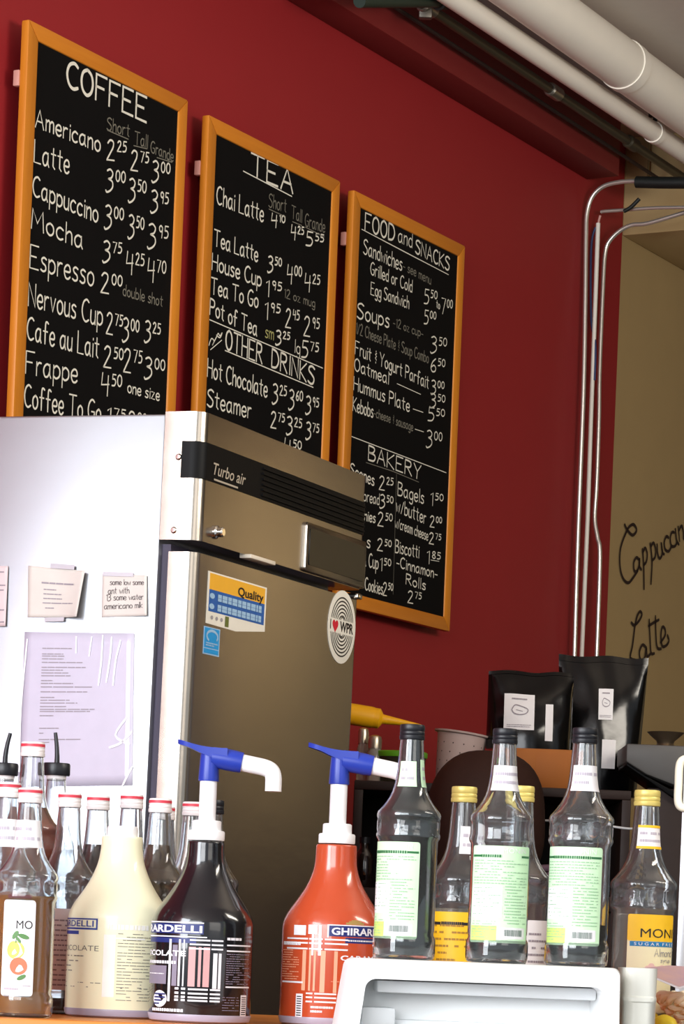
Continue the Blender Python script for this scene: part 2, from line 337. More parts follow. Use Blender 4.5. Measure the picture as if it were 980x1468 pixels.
# ------------------------------------------------------------------ hand lettering on the beige wall
M_ink = mat('dark brown paint', (38, 18, 16), .6)
def script(name, label, strokes, off=.004):
    sc = 6.117
    pts0 = wallp(860+strokes[0][0][0]/sc, 720+strokes[0][0][1]/sc, off)
    o0 = Vector(pts0); t = thing(name, label, 'lettering', o0, YAW); R = Matrix.Rotation(-YAW, 3, 'Z')
    mb = MB()
    for st in strokes:
        loc = [R @ (wallp(860+x/sc, 720+y/sc, off)-o0) for x, y in st]
        mb.ribbon(smooth([(p.x, p.z) for p in loc], 5), .0046, lambda x, z: (x, 0, z))
    mb.build('painted_letters', M_ink, t); return t
script('script_lettering', 'dark painted script word Cappuccino climbing the beige wall', [
 [(215, 195), (237, 240), (285, 288), (320, 245), (295, 195), (255, 215), (225, 270), (185, 380), (172, 480), (180, 600), (210, 680), (250, 705), (290, 660), (330, 600)],
 [(340, 500), (318, 485), (295, 530), (300, 600), (325, 600), (345, 540), (345, 490), (345, 560), (362, 590)],
 [(372, 410), (382, 560), (385, 760)], [(375, 440), (395, 400), (413, 450), (405, 520), (380, 550)],
 [(440, 360), (455, 520), (446, 715)], [(445, 390), (468, 355), (487, 410), (482, 480), (455, 510)],
 [(500, 370), (505, 450), (522, 492), (545, 450), (535, 350), (548, 440), (562, 455)],
 [(600, 310), (580, 300), (563, 350), (570, 410), (600, 430), (625, 390)], [(650, 265), (628, 265), (615, 320), (625, 380), (655, 385), (675, 350)],
 [(660, 235), (670, 330), (690, 370)], [(685, 215), (697, 340)], [(690, 250), (715, 205), (730, 260), (735, 320), (755, 310)],
 [(790, 180), (765, 240), (785, 290), (815, 250), (815, 190), (790, 180)]])
script('script_lettering', 'dark painted script word Latte below Cappuccino on the beige wall', [
 [(275, 1055), (300, 1078), (340, 1040), (367, 985), (350, 958), (325, 1000), (305, 1090), (285, 1250), (265, 1360), (310, 1385)],
 [(405, 1275), (372, 1250), (345, 1310), (355, 1380), (390, 1365), (405, 1275), (412, 1350), (440, 1330)], [(430, 1030), (438, 1200), (447, 1320), (475, 1325)],
 [(485, 1000), (490, 1180), (502, 1275), (535, 1285)], [(425, 1085), (470, 1055), (515, 1030)],
 [(530, 1230), (570, 1165), (568, 1110), (545, 1095), (533, 1170), (545, 1260), (580, 1255), (603, 1215), (590, 1165)]])
# ------------------------------------------------------------------ the three chalk boards
M_wood = mat('honey pine frame', (216, 136, 36), .45, scale=5, stretch=(18, 18, 1.2), col2=(192, 112, 26), bump=.08)
M_woodh = mat('honey pine rail', (212, 132, 36), .45, scale=5, stretch=(1.2, 18, 18), col2=(190, 108, 26), bump=.08)
M_board = mat('black board', (9, 8, 8), .8, var=.25, scale=9, spec=.15)
M_chalk = mat('white chalk paint', (226, 222, 208), .8, var=.05, scale=90)
M_chalk2 = mat('dim chalk', (120, 116, 104), .85, var=.1, scale=90)
M_chalky = mat('yellowish chalk', (176, 172, 110), .85, var=.1, scale=90)
M_brk = mat('pink bracket', (205, 150, 138), .5)
OFF = .055                                                       # frame front stands this far off the wall
def board(label, TL, TR, height, lines, sc, org):
    A = wallp(*TL, OFF); B = wallp(*TR, OFF); tA, zA = tz(A); tB, zB = tz(B); W = tB-tA; zt = (zA+zB)/2
    q = wl(tA, OFF, zt); T = thing('menu_board', label, 'menu board', q, YAW)
    fw = .036; fh = .034; dp = .019; H = height
    for nm, poly in (('top', [(0, 0), (W, 0), (W-fw, -fh), (fw, -fh)]), ('bot', [(fw, -H+fh), (W-fw, -H+fh), (W, -H), (0, -H)])):
        MB().prism(poly, 0, dp, .003).build('frame_rail', M_woodh, T)
    for nm, poly in (('l', [(0, 0), (fw, -fh), (fw, -H+fh), (0, -H)]), ('r', [(W, 0), (W, -H), (W-fw, -H+fh), (W-fw, -fh)])):
        MB().prism(poly, 0, dp, .003).build('frame_stile', M_wood, T)
    MB().box(fw-.008, W-fw+.008, .0034, .012, -H+fh-.008, -fh+.008).build('panel', M_board, T)
    for zz in (-.115, -H+.16):
        MB().box(-.003, .012, dp-.001, dp+.013, zz-.016, zz+.016, .002).build('frame_clip', M_brk, T)
        MB().box(W*.5-.02, W*.5+.02, .012, OFF, zz-.02, zz+.02, .002).build('wall_bracket', M_brk, T)
    R = Matrix.Rotation(-YAW, 3, 'Z')
    def loc(zx, zy, ox, oy, s):
        p = R @ (wallp(ox+zx/s, oy+zy/s, OFF-.003)-q); return (p.x, p.z)
    fn = lambda x, z: (x, .0029, z)
    for ln in lines:
        kind = ln[0]; (ox, oy, s) = org[ln[1]]
        if kind in ('t', 'd', 'y', 'h'):
            _, _, txt, x0, y0, x1, y1, h = ln[:8]; hw = ln[8] if len(ln) > 8 else .0021
            a = loc(x0, y0, ox, oy, s); b = loc(x1, y1, ox, oy, s); c = loc(x0, y0-h, ox, oy, s)
            a = (max(a[0], fw+.004), a[1]); b = (min(b[0], W-fw-.003), b[1])
            mb = MB(); hand(mb, txt, a, b, c[1]-a[1], hw, fn)
            mb.build('heading' if kind == 'h' else ('price' if '^' in txt else 'menu_line'), {'d': M_chalk2, 'y': M_chalky}.get(kind, M_chalk), T)
        else:                                                     # rule lines and doodles
            pts = [loc(x, y, ox, oy, s) for x, y in ln[2]]; hw = ln[3] if len(ln) > 3 else .0017
            mb = MB(); mb.ribbon(smooth(pts, 4) if kind == 's' else pts, hw, fn)
            mb.build('chalk_rule' if kind != 's' else 'chalk_doodle', M_chalk2 if kind == 'e' else M_chalk, T)
    return T
ORG = {'A': (0, 0, 3.2667), 'B': (0, 300, 3.2667), 'C': (260, 140, 4.0833), 'D': (260, 380, 4.0833), 'E': (470, 250, 4.45), 'F': (470, 560, 4.0777)}
S1 = .0014
L1 = [('h', 'A', 'COFFEE', 312, 402, 683, 572, 122, .0036),
 ('d', 'A', 'Short', 500, 607, 605, 640, 60, S1), ('e', 'A', [(503, 610), (600, 652)], S1), ('d', 'A', 'Tall', 630, 673, 690, 692, 60, S1), ('e', 'A', [(626, 682), (688, 697)], S1), ('d', 'A', 'Grande', 705, 712, 810, 758, 55, S1), ('e', 'A', [(735, 738), (805, 760)], S1),
 ('t', 'A', 'Americano', 165, 592, 468, 712, 85), ('t', 'A', '2^25', 500, 748, 585, 758, 95), ('t', 'A', '2^75', 612, 795, 690, 808, 95), ('t', 'A', '3^00', 712, 845, 790, 858, 95),
 ('t', 'A', 'Latte', 152, 755, 322, 815, 105), ('t', 'A', '3^00', 497, 888, 580, 903, 100), ('t', 'A', '3^50', 602, 938, 678, 953, 105), ('t', 'A', '3^95', 706, 988, 782, 1003, 100),
 ('t', 'A', 'Cappuccino', 147, 913, 457, 1043, 95), ('t', 'A', '3^00', 490, 1062, 572, 1080, 105), ('t', 'B', '3^50', 600, 128, 668, 145, 105), ('t', 'B', '3^95', 692, 174, 780, 190, 110),
 ('t', 'B', 'Mocha', 140, 85, 385, 185, 95), ('t', 'B', '3^75', 482, 240, 563, 252, 95), ('t', 'B', '4^25', 590, 300, 668, 314, 105), ('t', 'B', '4^70', 690, 338, 770, 352, 110),
 ('t', 'B', 'Espresso', 132, 270, 437, 362, 110), ('t', 'B', '2^00', 472, 388, 565, 405, 95), ('d', 'B', 'double shot', 575, 403, 760, 455, 52, S1),
 ('t', 'B', 'Nervous Cup', 125, 447, 478, 548, 108), ('t', 'B', '2^75', 497, 582, 568, 597, 100), ('t', 'B', '3^00', 574, 610, 645, 624, 105), ('t', 'B', '3^25', 677, 614, 745, 630, 95),
 ('t', 'B', 'Cafe au Lait', 122, 605, 460, 697, 105), ('t', 'B', '2^50', 485, 738, 570, 752, 100), ('t', 'B', '2^75', 578, 760, 658, 773, 110), ('t', 'B', '3^00', 677, 786, 765, 800, 95),
 ('t', 'B', 'Frappe', 115, 765, 360, 814, 105), ('t', 'B', '4^50', 473, 868, 563, 882, 105), ('t', 'B', 'one size', 597, 857, 745, 897, 55, .0016),
 ('t', 'B', 'Coffee To Go', 110, 922, 470, 1000, 105), ('t', 'B', '1^75', 500, 1012, 580, 1025, 85), ('t', 'B', '2^00', 600, 1030, 680, 1043, 85)]
L2 = [('h', 'C', 'TEA', 405, 452, 650, 557, 132, .0036), ('l', 'C', [(362, 430), (645, 578)]),
 ('d', 'C', 'Short', 510, 638, 612, 672, 80, S1), ('e', 'C', [(512, 652), (608, 697)], S1), ('d', 'C', 'Tall', 643, 703, 703, 732, 75, S1), ('e', 'C', [(650, 726), (703, 748)], S1), ('d', 'C', 'Grande', 722, 750, 838, 790, 75, S1), ('e', 'C', [(725, 758), (835, 815)], S1),
 ('t', 'C', 'Chai Latte', 205, 620, 478, 728, 105), ('t', 'C', '4^10', 525, 755, 600, 770, 80), ('t', 'C', '4^25', 640, 828, 710, 843, 85), ('t', 'C', '5^55', 728, 866, 825, 886, 85),
 ('t', 'C', 'Tea Latte', 190, 865, 445, 960, 95), ('t', 'C', '3^50', 505, 1015, 580, 1030, 90), ('t', 'C', '4^00', 617, 1085, 697, 1098, 110), ('t', 'C', '4^25', 720, 1130, 803, 1145, 105),
 ('t', 'C', 'House Cup', 178, 1005, 465, 1107, 95), ('t', 'D', '1^95', 492, 180, 578, 196, 95), ('d', 'D', '12 oz mug', 600, 188, 780, 248, 52, S1),
 ('t', 'D', 'Tea To Go', 172, 165, 447, 250, 95), ('t', 'D', '1^95', 485, 313, 570, 330, 100), ('t', 'D', '2^45', 608, 362, 683, 376, 110), ('t', 'D', '2^95', 715, 412, 800, 428, 115),
 ('t', 'D', 'Pot of Tea', 165, 288, 440, 415, 95), ('y', 'D', 'sm', 490, 422, 538, 440, 75, S1), ('t', 'D', '3^25', 552, 460, 628, 475, 80), ('t', 'D', 'lg', 662, 510, 692, 525, 75, S1), ('t', 'D', '5^75', 702, 540, 795, 556, 100),
 ('l', 'D', [(165, 320), (825, 603)], .0016), ('s', 'D', [(160, 470), (175, 430), (190, 445), (180, 470), (205, 420), (215, 400), (225, 415), (238, 395), (225, 425), (205, 410)], .0014), ('l', 'D', [(170, 495), (235, 440)], S1),
 ('h', 'D', 'OTHER', 258, 490, 470, 578, 115, .0026), ('h', 'D', 'DRINKS', 527, 595, 775, 702, 108, .0026), ('l', 'D', [(255, 500), (770, 716)], .0016),
 ('t', 'D', 'Hot Chocolate', 150, 650, 500, 775, 105), ('t', 'D', '3^25', 532, 803, 608, 820, 110), ('t', 'D', '3^60', 628, 836, 703, 850, 110), ('t', 'D', '3^95', 727, 864, 797, 880, 100),
 ('t', 'D', 'Steamer', 150, 825, 405, 897, 102), ('t', 'D', '2^75', 522, 950, 597, 965, 95), ('t', 'D', '3^25', 615, 983, 697, 1000, 100), ('t', 'D', '3^75', 728, 1012, 798, 1028, 95),
 ('t', 'D', '4^50', 600, 1100, 695, 1120, 90)]
S3 = .0018
L3 = [('h', 'E', 'FOOD', 235, 352, 422, 428, 108, .0026), ('h', 'E', 'and', 447, 430, 535, 467, 95, .0017), ('h', 'E', 'SNACKS', 557, 500, 772, 615, 88, .0023), ('l', 'E', [(215, 350), (490, 495), (768, 640)], .0013),
 ('t', 'E', 'Sandwiches', 225, 505, 470, 615, 95, S3), ('d', 'E', '- see menu', 478, 608, 655, 702, 60, S1),
 ('t', 'E', 'Grilled or Cold', 270, 635, 535, 752, 80, .0016), ('t', 'E', '5^50', 612, 823, 690, 840, 95, S3), ('t', 'E', 'to', 690, 848, 712, 860, 50, S1), ('t', 'E', '7^00', 722, 888, 788, 902, 100, S3),
 ('t', 'E', 'Egg Sandwich', 272, 765, 515, 857, 80, .0016), ('t', 'E', '5^00', 612, 953, 683, 966, 90, S3),
 ('t', 'E', 'Soups', 185, 915, 388, 977, 100, .0021), ('d', 'E', '-12 oz cup-', 415, 968, 605, 1040, 55, S1), ('t', 'E', '3^50', 655, 1130, 750, 1145, 100, S3),
 ('d', 'E', '1/2 Cheese Plate & Soup Combo', 170, 1010, 640, 1205, 72, .0015), ('t', 'E', '6^50', 655, 1258, 740, 1270, 90, S3),
 ('t', 'E', 'Fruit & Yogurt Parfait', 163, 1140, 640, 1368, 85, S3), ('t', 'E', '3^00', 657, 1395, 735, 1407, 85, S3),
 ('t', 'E', 'Oatmeal', 160, 1245, 385, 1338, 80, S3), ('l', 'E', [(440, 1335), (590, 1403)], .0012), ('t', 'F', '3^50', 597, 92, 678, 105, 78, S3),
 ('t', 'E', 'Hummus Plate', 157, 1370, 518, 1514, 85, S3), ('l', 'F', [(497, 107), (555, 127)], .0013), ('t', 'F', '5^50', 583, 176, 675, 190, 80, S3),
 ('t', 'F', 'Kebobs', 140, 115, 262, 158, 80, S3), ('d', 'F', '-cheese & sausage', 268, 152, 495, 236, 52, S1), ('l', 'F', [(508, 225), (558, 241)], .0012), ('t', 'F', '3^00', 575, 323, 660, 340, 95, S3),
 ('l', 'F', [(130, 265), (690, 480)], .0014), ('h', 'F', 'BAKERY', 235, 403, 540, 520, 85, .0022), ('e', 'F', [(222, 420), (380, 472), (530, 535)], .0010),
 ('t', 'F', 'Scones', 120, 490, 268, 556, 72, S3), ('t', 'F', '2^25', 298, 578, 375, 592, 80, S3), ('t', 'F', 'spread', 190, 640, 298, 668, 66, S1), ('t', 'F', '3^50', 303, 680, 375, 694, 75, S3),
 ('t', 'F', 'Brownies', 110, 735, 275, 772, 62, S3), ('t', 'F', '2^50', 290, 788, 370, 802, 80, S3), ('t', 'F', 's', 226, 914, 245, 920, 72, S3), ('t', 'F', '2^50', 287, 933, 365, 946, 70, S3),
 ('t', 'F', 'a Cup', 205, 1022, 292, 1045, 80, S3), ('t', 'F', '1^50', 302, 1050, 362, 1062, 75, S3), ('t', 'F', 'Cookies', 215, 1163, 318, 1192, 72, S3), ('t', 'F', '2^50', 320, 1195, 375, 1204, 75, S3),
 ('e', 'F', [(400, 490), (380, 1190)], .0009),
 ('t', 'F', 'Bagels', 407, 610, 558, 662, 78, S3), ('t', 'F', '1^50', 597, 670, 667, 682, 75, S3), ('t', 'F', 'w/butter', 397, 705, 570, 780, 78, S3), ('t', 'F', '2^00', 595, 795, 660, 806, 65, S3),
 ('t', 'F', 'w/cream cheese', 390, 798, 583, 876, 62, S1), ('t', 'F', '2^75', 590, 893, 655, 905, 65, S3), ('t', 'F', 'Biscotti', 392, 945, 530, 977, 75, S3), ('t', 'F', '1^85', 575, 1008, 650, 1022, 75, S3), ('l', 'F', [(600, 990), (648, 998)], .001),
 ('t', 'F', '-Cinnamon-', 400, 1030, 637, 1098, 62, S3), ('t', 'F', 'Rolls', 455, 1130, 568, 1166, 60, S3), ('t', 'F', '2^75', 465, 1238, 540, 1252, 70, S3)]
HB = (tz(wallp(583, 311, OFF))[1]+0) - (tz(wallp(647, 905, OFF))[1]+tz(wallp(524, 878, OFF))[1])/2
def _l(z): return z
board('black menu board headed COFFEE in honey pine frame, leftmost of three', (42, 26), (270, 145), HB, L1, 0, ORG)
board('black menu board headed TEA and OTHER DRINKS in honey pine frame', (300, 162), (488, 262), HB, L2, 0, ORG)
board('black menu board headed FOOD and SNACKS and BAKERY in honey pine frame', (508, 273), (667, 352), HB, L3, 0, ORG)
# ------------------------------------------------------------------ the steel upright fridge
M_steel = mat('brushed steel', (166, 158, 148), .24, metal=1.0, var=.06, scale=4, stretch=(1, 1, 2.4), bump=.35)
M_steels = mat('brushed steel side', (168, 171, 177), .36, metal=.9, var=.05, scale=2.2, stretch=(1, 1, 1.6), bump=.5)
M_gask = mat('grey gasket', (62, 56, 74), .6)
M_black = mat('black plastic', (10, 10, 11), .5, spec=.15)
M_disp = mat('dark display glass', (10, 12, 13), .25, spec=.3)
M_chrome = mat('chrome', (225, 222, 216), .12, metal=1.0)
fr = thing('upright_fridge', 'tall stainless steel upright fridge with black louvre band standing left', 'fridge', (-.2581, 4.85, 0), 0)
fr.rotation_euler = (Euler((0.01693, 0, 0)).to_matrix().to_4x4()).to_euler()
RF = (Matrix.Rotation(1.18579, 4, 'Z') @ Matrix.Rotation(-.01207, 4, 'Y') @ Matrix.Rotation(.01693, 4, 'X'))
FZ = ZE+.85988                                                   # top of the hood
fr.matrix_world = Matrix.Translation((-.2581, 4.85, FZ)) @ RF @ Matrix.Translation((0, 0, 0))
FM = fr.matrix_world.copy(); FI = FM.inverted()
FW, FP, HH = .7258, .0561, .208
def fpt(px, py, plane='front', off=0.0):                         # pixel -> fridge coordinates on its front (y=-off) or left side (x=-off)
    a, b = ray(px, py); o = FI @ Vector((0, 0, ZE)); d = (FI.to_3x3() @ Vector((a, 1, b)))
    k = ((-off-o.y)/d.y) if plane == 'front' else ((-off-o.x)/d.x)
    return o+d*k
FB = -FZ-.0+.09
mb = MB(); mb.box(0, FW, FP+.012, .76, FB, -.004, .004)
body = mb.build('cabinet_body', M_steels, fr)
MB().box(.012, FW-.012, FP-.004, FP+.014, FB+.06, -HH-.006).build('door_gasket', M_gask, fr)
# hood: rounded left and right edges, black louvre band, display, lock
def front_shell(x0, x1, z0, z1, y0, y1, r, b):                    # box whose two vertical front edges are rounded
    pts = []
    for i in range(9):
        a = PI/2*i/8; pts.append((x0+r-r*math.cos(a), y0+r-r*math.sin(a)))
    for i in range(9):
        a = PI/2*i/8; pts.append((x1-r+r*math.sin(a), y0+r-r*math.cos(a)))
    pts += [(x1, y1), (x0, y1)]
    bm = bmesh.new(); lo = [bm.verts.new((x, y, z0)) for x, y in pts]; hi = [bm.verts.new((x, y, z1)) for x, y in pts]; n = len(pts)
    bm.faces.new(lo[::-1]); bm.faces.new(hi)
    for i in range(n): bm.faces.new((lo[i], lo[(i+1) % n], hi[(i+1) % n], hi[i]))
    m = MB(); m.addbm(bm); return m
hood = front_shell(0, FW, -HH, 0, 0, FP+.012, .022, .002).build('hood', M_steel, fr)
z1 = fpt(292, 633).z; z0 = fpt(288, 685).z
lv = front_shell(-.0022, FW+.0022, z0, z1, -.0022, FP*.62, .023, 0)
lo_ = lv.build('louvre_band', M_black, hood)
for i in range(6):
    zz = z0+(z1-z0)*(i+.7)/6.6
    MB().box(.24, FW-.02, -.0055, -.001, zz-.0016, zz+.0016).build('louvre_slat', M_black, hood)
M_logo = mat('silver print', (186, 176, 160), .4, metal=.3)
mb = MB(); A = fpt(303, 680); B = fpt(350, 684); T_ = fpt(303, 657)
ff = lambda x, z: (x, -.0031, z)
print_text(mb, 'Turbo air', A.x, B.x, A.z-.0, T_.z-.006, ff, .25, .008)
mb.flat([(A.x+.004, A.z-.009), (B.x-.03, A.z-.009), (B.x-.03, A.z-.006), (A.x+.004, A.z-.006)], ff)
mb.build('logo_print', M_logo, lo_)
Da = fpt(440, 757); Db = fpt(517, 784); Dc = fpt(517, 838); Dd = fpt(437, 806)
xa, xb = (Da.x+Dd.x)/2, (Db.x+Dc.x)/2; zt_, zb2 = (Da.z+Db.z)/2, (Dc.z+Dd.z)/2
m_ = MB(); out = rrect(xa-.012, xb+.010, zb2-.012, zt_+.010, .006, 3); m_.prism(out, -.006, .004, .0015); bez = m_.build('display_bezel', M_steel, hood)
MB().prism(rrect(xa, xb, zb2, zt_, .004, 3), -.0075, -.003).build('display_window', M_disp, hood)
K = fpt(308, 763)
mb = MB(); mb.lathe([(0, 0), (.011, 0), (.011, .004), (.008, .006), (.008, .014), (.006, .016), (0, .016)], 20)
lk = mb.build('lock', M_chrome, hood); lk.location = (K.x, 0, K.z); lk.rotation_euler = (PI/2, 0, 0)
for (px, py) in ((256, 655), (249, 760)):
    S = fpt(px, py, 'side'); m_ = MB(); m_.lathe([(0, .0032), (.0035, .003), (.0052, .0012), (.0056, 0)], 14); s_ = m_.build('screw', M_chrome, hood)
    s_.location = (0, S.y, S.z); s_.rotation_euler = (0, -PI/2, 0)
mb = MB(); H1 = fpt(352, 797); H2 = fpt(385, 801); mb.box(H1.x-.004, H2.x+.004, -.012, .01, H1.z-.004, H1.z+.003, .0015); mb.build('hinge_cover', mat('pale plastic', (216, 206, 190), .4), hood)
DT = fpt(281, 790).z
door = front_shell(.004, FW-.002, FB+.05, DT, .004, FP-.004, .020, .002).build('door', M_steel, fr)
H3 = fpt(512, 850); mb = MB(); mb.box(H3.x-.012, H3.x+.012, -.006, .02, DT, DT+.010, .002); mb.build('hinge_plate', M_chrome, door)
for sx in (.06, FW-.06):
    for sy in (.10, .70):
        mb = MB(); mb.tube([(sx-.014, sy, -FZ+.032), (sx+.014, sy, -FZ+.032)], .031, 18); mb.box(sx-.02, sx+.02, sy-.02, sy+.02, -FZ+.058, FB+.004, .002)
        mb.build('caster', M_black, fr)
# stickers on the door
M_paper = mat('white sticker', (224, 220, 208), .45); M_yel = mat('sticker yellow', (226, 168, 48), .45); M_blue = mat('sticker blue', (36, 88, 160), .45)
M_lblue = mat('pale blue print', (150, 184, 214), .5); M_ink2 = mat('black print', (30, 26, 26), .5); M_sky = mat('sky blue sticker', (30, 142, 206), .45)
M_redp = mat('red print', (196, 24, 48), .5); M_grn = mat('olive print', (98, 106, 50), .5); M_greyp = mat('grey print', (150, 146, 150), .6)
def door_fn(off): return lambda x, z: (x, -off, z)
a = fpt(298, 818, off=-.004); b = fpt(383, 843, off=-.004); c = fpt(379, 899, off=-.004); d = fpt(295, 893, off=-.004); e = fpt(338, 903, off=-.004)
q0 = FM @ Vector((a.x, .004, d.z))
st = thing('warranty_sticker', 'yellow blue and white Quality sticker on the steel door', 'sticker', q0); st.matrix_world = FM @ Matrix.Translation((a.x, .004, d.z))
w_, h_ = c.x-a.x, a.z-d.z; tl = h_; tr = b.z-d.z; br = c.z-d.z; em = e.z-d.z; sl = (tr-tl)/w_
P_ = lambda u, v: (u*w_, v*h_+sl*u*w_)
def sp(poly, off, m, nm, par):
    mm = MB(); mm.prism([P_(*p) for p in poly], -off, -off+.0006); return mm.build(nm, m, par)
sp([(0, 0), (.5, -.02), (1, .12), (1, 1), (0, 1)], .0008, M_paper, 'sticker_base', st)
sp([(.03, .66), (.97, .66), (.97, .97), (.03, .97)], .0012, M_yel, 'yellow_band', st)
bb = sp([(.03, .24), (.97, .24), (.97, .66), (.03, .66)], .0012, M_blue, 'blue_band', st)
sf = lambda off: (lambda u, v: (P_(u, v)[0], -off, P_(u, v)[1]))
mm = MB(); print_text(mm, 'Quality', .50, .94, .63, .86, sf(.0018), 0, .02); mm.build('heading_print', M_ink2, st)
mm = MB()
for v0, v1 in ((.53, .60), (.47, .52), (.34, .40), (.28, .33)):
    fine_print(mm, .17, .92, v0-.01, v1+.01, 1, sf(.0018), .8, 1, random.Random(3))
for v in (.54, .34): mm.flat([(.075+.042*math.cos(k*PI/6), v+.055*math.sin(k*PI/6)) for k in range(12)], sf(.0018))
mm.build('small_print', M_lblue, bb)
mm = MB()
for u in (.09, .17, .25): mm.flat([(u+.022*math.cos(k*PI/4), .13+.04*math.sin(k*PI/4)) for k in range(8)], sf(.0014))
mm.build('round_marks', M_greyp, st)
mm = MB(); mm.flat([(.31, .02), (.37, .02), (.37, .22), (.31, .22)], sf(.0014)); mm.build('green_mark', M_grn, st)
a = fpt(292, 897, off=-.004); c = fpt(313, 942, off=-.004)
st2 = thing('energy_sticker', 'small sky blue sticker below the Quality sticker', 'sticker'); st2.matrix_world = FM @ Matrix.Translation((a.x, .004, c.z))
w2, h2 = c.x-a.x, a.z-c.z
mm = MB(); mm.prism([(0, 0), (w2, 0), (w2, h2), (0, h2)], -.0008, -.0002); mm.build('sticker_base', M_lblue, st2)
mm = MB(); mm.prism([(.04*w2, .25*h2), (.93*w2, .25*h2), (.93*w2, .96*h2), (.04*w2, .96*h2)], -.0013, -.0008); mm.build('upper_field', M_sky, st2)
mm = MB(); mm.prism([(.04*w2, .05*h2), (.93*w2, .05*h2), (.93*w2, .21*h2), (.04*w2, .21*h2)], -.0013, -.0008); mm.build('lower_field', M_sky, st2)
mm = MB(); arc = [(.5*w2+.34*w2*math.cos(math.radians(k)), .68*h2+.2*h2*math.sin(math.radians(k))) for k in range(-30, 250, 20)]
mm.ribbon(arc, .0022, lambda x, z: (x, -.0017, z)); fine_print(mm, .12*w2, .85*w2, .30*h2, .46*h2, 2, lambda x, z: (x, -.0017, z), .6, 1, random.Random(2)); mm.build('emblem_print', M_lblue, st2)
# round radio sticker
o_ = fpt(489, 899, off=-.004); rr = abs(fpt(489, 846, off=-.004).z-fpt(489, 952, off=-.004).z)/2
st3 = thing('round_sticker', 'round white I heart WPR sticker with black rings on the steel door', 'sticker'); st3.matrix_world = FM @ Matrix.Translation((o_.x, .004, o_.z))
mm = MB(); mm.prism([(rr*math.cos(k*PI/32), rr*math.sin(k*PI/32)) for k in range(64)], -.0009, -.0002); mm.build('sticker_base', M_paper, st3)
f3 = lambda x, z: (x*rr, -.0014, z*rr)
mm = MB()
for rad in (.30, .40, .50, .60, .70, .80):
    for sgn in (1, -1):
        s0 = math.asin(min(.97, .20/rad)); n_ = 22
        mm.ribbon([(rad*math.cos(s0+(PI-2*s0)*k/n_), sgn*rad*math.sin(s0+(PI-2*s0)*k/n_)) for k in range(n_+1)], .019, f3)
mm.ribbon([(.12*math.cos(PI*k/8), .19+.07*math.sin(PI*k/8)) for k in range(9)], .014, f3); mm.ribbon([(.12*math.cos(PI*k/8), -.19-.07*math.sin(PI*k/8)) for k in range(9)], .014, f3)
mm.build('ring_print', M_ink2, st3)
mm = MB(); print_text(mm, 'I', -.84, -.79, -.12, .15, f3, 0, .03); print_text(mm, 'WPR', -.14, .82, -.13, .15, f3, 0, .03); mm.build('letter_print', M_ink2, st3)
hp = []
for k in range(32):
    a = 2*PI*k/32; hp.append((-.48+.205*math.sin(a)**3, .0+.0145*(13*math.cos(a)-5*math.cos(2*a)-2*math.cos(3*a)-math.cos(4*a))*.85))
mm = MB(); mm.flat(hp[::-1], f3); mm.build('heart_print', M_redp, st3)
# ------------------------------------------------------------------ papers on the left side
M_pap = mat('cream paper', (210, 203, 196), .7); M_tape = mat('grey tape', (192, 188, 196), .45); M_pink = mat('pale pink paper', (214, 194, 196), .7)
M_sleeve = mat('lilac page in a sleeve', (194, 190, 208), .22, coat=.5); M_ptxt = mat('grey type', (150, 142, 150), .7); M_pen = mat('dark pen', (92, 84, 84), .7); M_ptx2 = mat('pale type', (184, 176, 188), .7)
M_glare = mat('painted sleeve glare', (240, 240, 246), .12, coat=1.0)
def side_paper(name, label, pix, m, curl=0.0, lines=(), tapes=(), writing=None, glare=()):
    P = [fpt(x, y, 'side') for x, y in pix]; o = P[3]; T = thing(name, label, 'paper'); T.matrix_world = FM @ Matrix.Translation((0, o.y, o.z))
    # local: y runs to the back (left in view), z up
    U = lambda u, v: (((P[0].y*(1-u)+P[1].y*u)*v+(P[3].y*(1-u)+P[2].y*u)*(1-v))-o.y, ((P[0].z*(1-u)+P[1].z*u)*v+(P[3].z*(1-u)+P[2].z*u)*(1-v))-o.z)
    def lift(u, v): return -.0012-curl*max(0, u-.45)**2*(1.35-.7*v)
    n = 14; vs = []; fs = []
    for j in range(n+1):
        for i in range(n+1):
            y, z = U(i/n, j/n); vs.append((lift(i/n, j/n), y, z))
    for j in range(n):
        for i in range(n):
            k = j*(n+1)+i; fs.append((k, k+1, k+n+2, k+n+1))
    m0 = MB(); m0.add(vs, fs); sheet = m0.build('sheet', m, T)
    sm_ = sheet.modifiers.new('thick', 'SOLIDIFY'); sm_.thickness = .0004; sm_.offset = 0
    fn = lambda off: (lambda u, v: (lift(u, v)-off, U(u, v)[0], U(u, v)[1]))
    if lines:
        mm = MB(); R = random.Random(len(lines)*7+3)
        for (u0, u1, v, hgt) in lines: fine_print(mm, u0, u1, v-hgt, v+hgt, 1, fn(.0009), .55, 1, R, .10, .34)
        mm.build('typed_lines', M_ptxt if not writing else M_pen, sheet)
    if writing:
        mm = MB()
        for s_, u0, u1, v, hgt in writing: hand(mm, s_, (u0, v), (u1, v+.02), hgt, .0075, fn(.0009), .9)
        mm.build('handwriting', M_pen, sheet)
    for (u0, u1, v0, v1) in tapes:
        mm = MB(); mm.flat([(u0, v0), (u1, v0+.01), (u1, v1+.01), (u0, v1)], fn(.0014)); mm.build('tape', M_tape, T)
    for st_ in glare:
        mm = MB(); mm.ribbon(smooth(st_, 4), .008, fn(.0016)); mm.build('crease_glare', M_glare, T)  # pale ribbons painted as glare along the sleeve creases
    return T
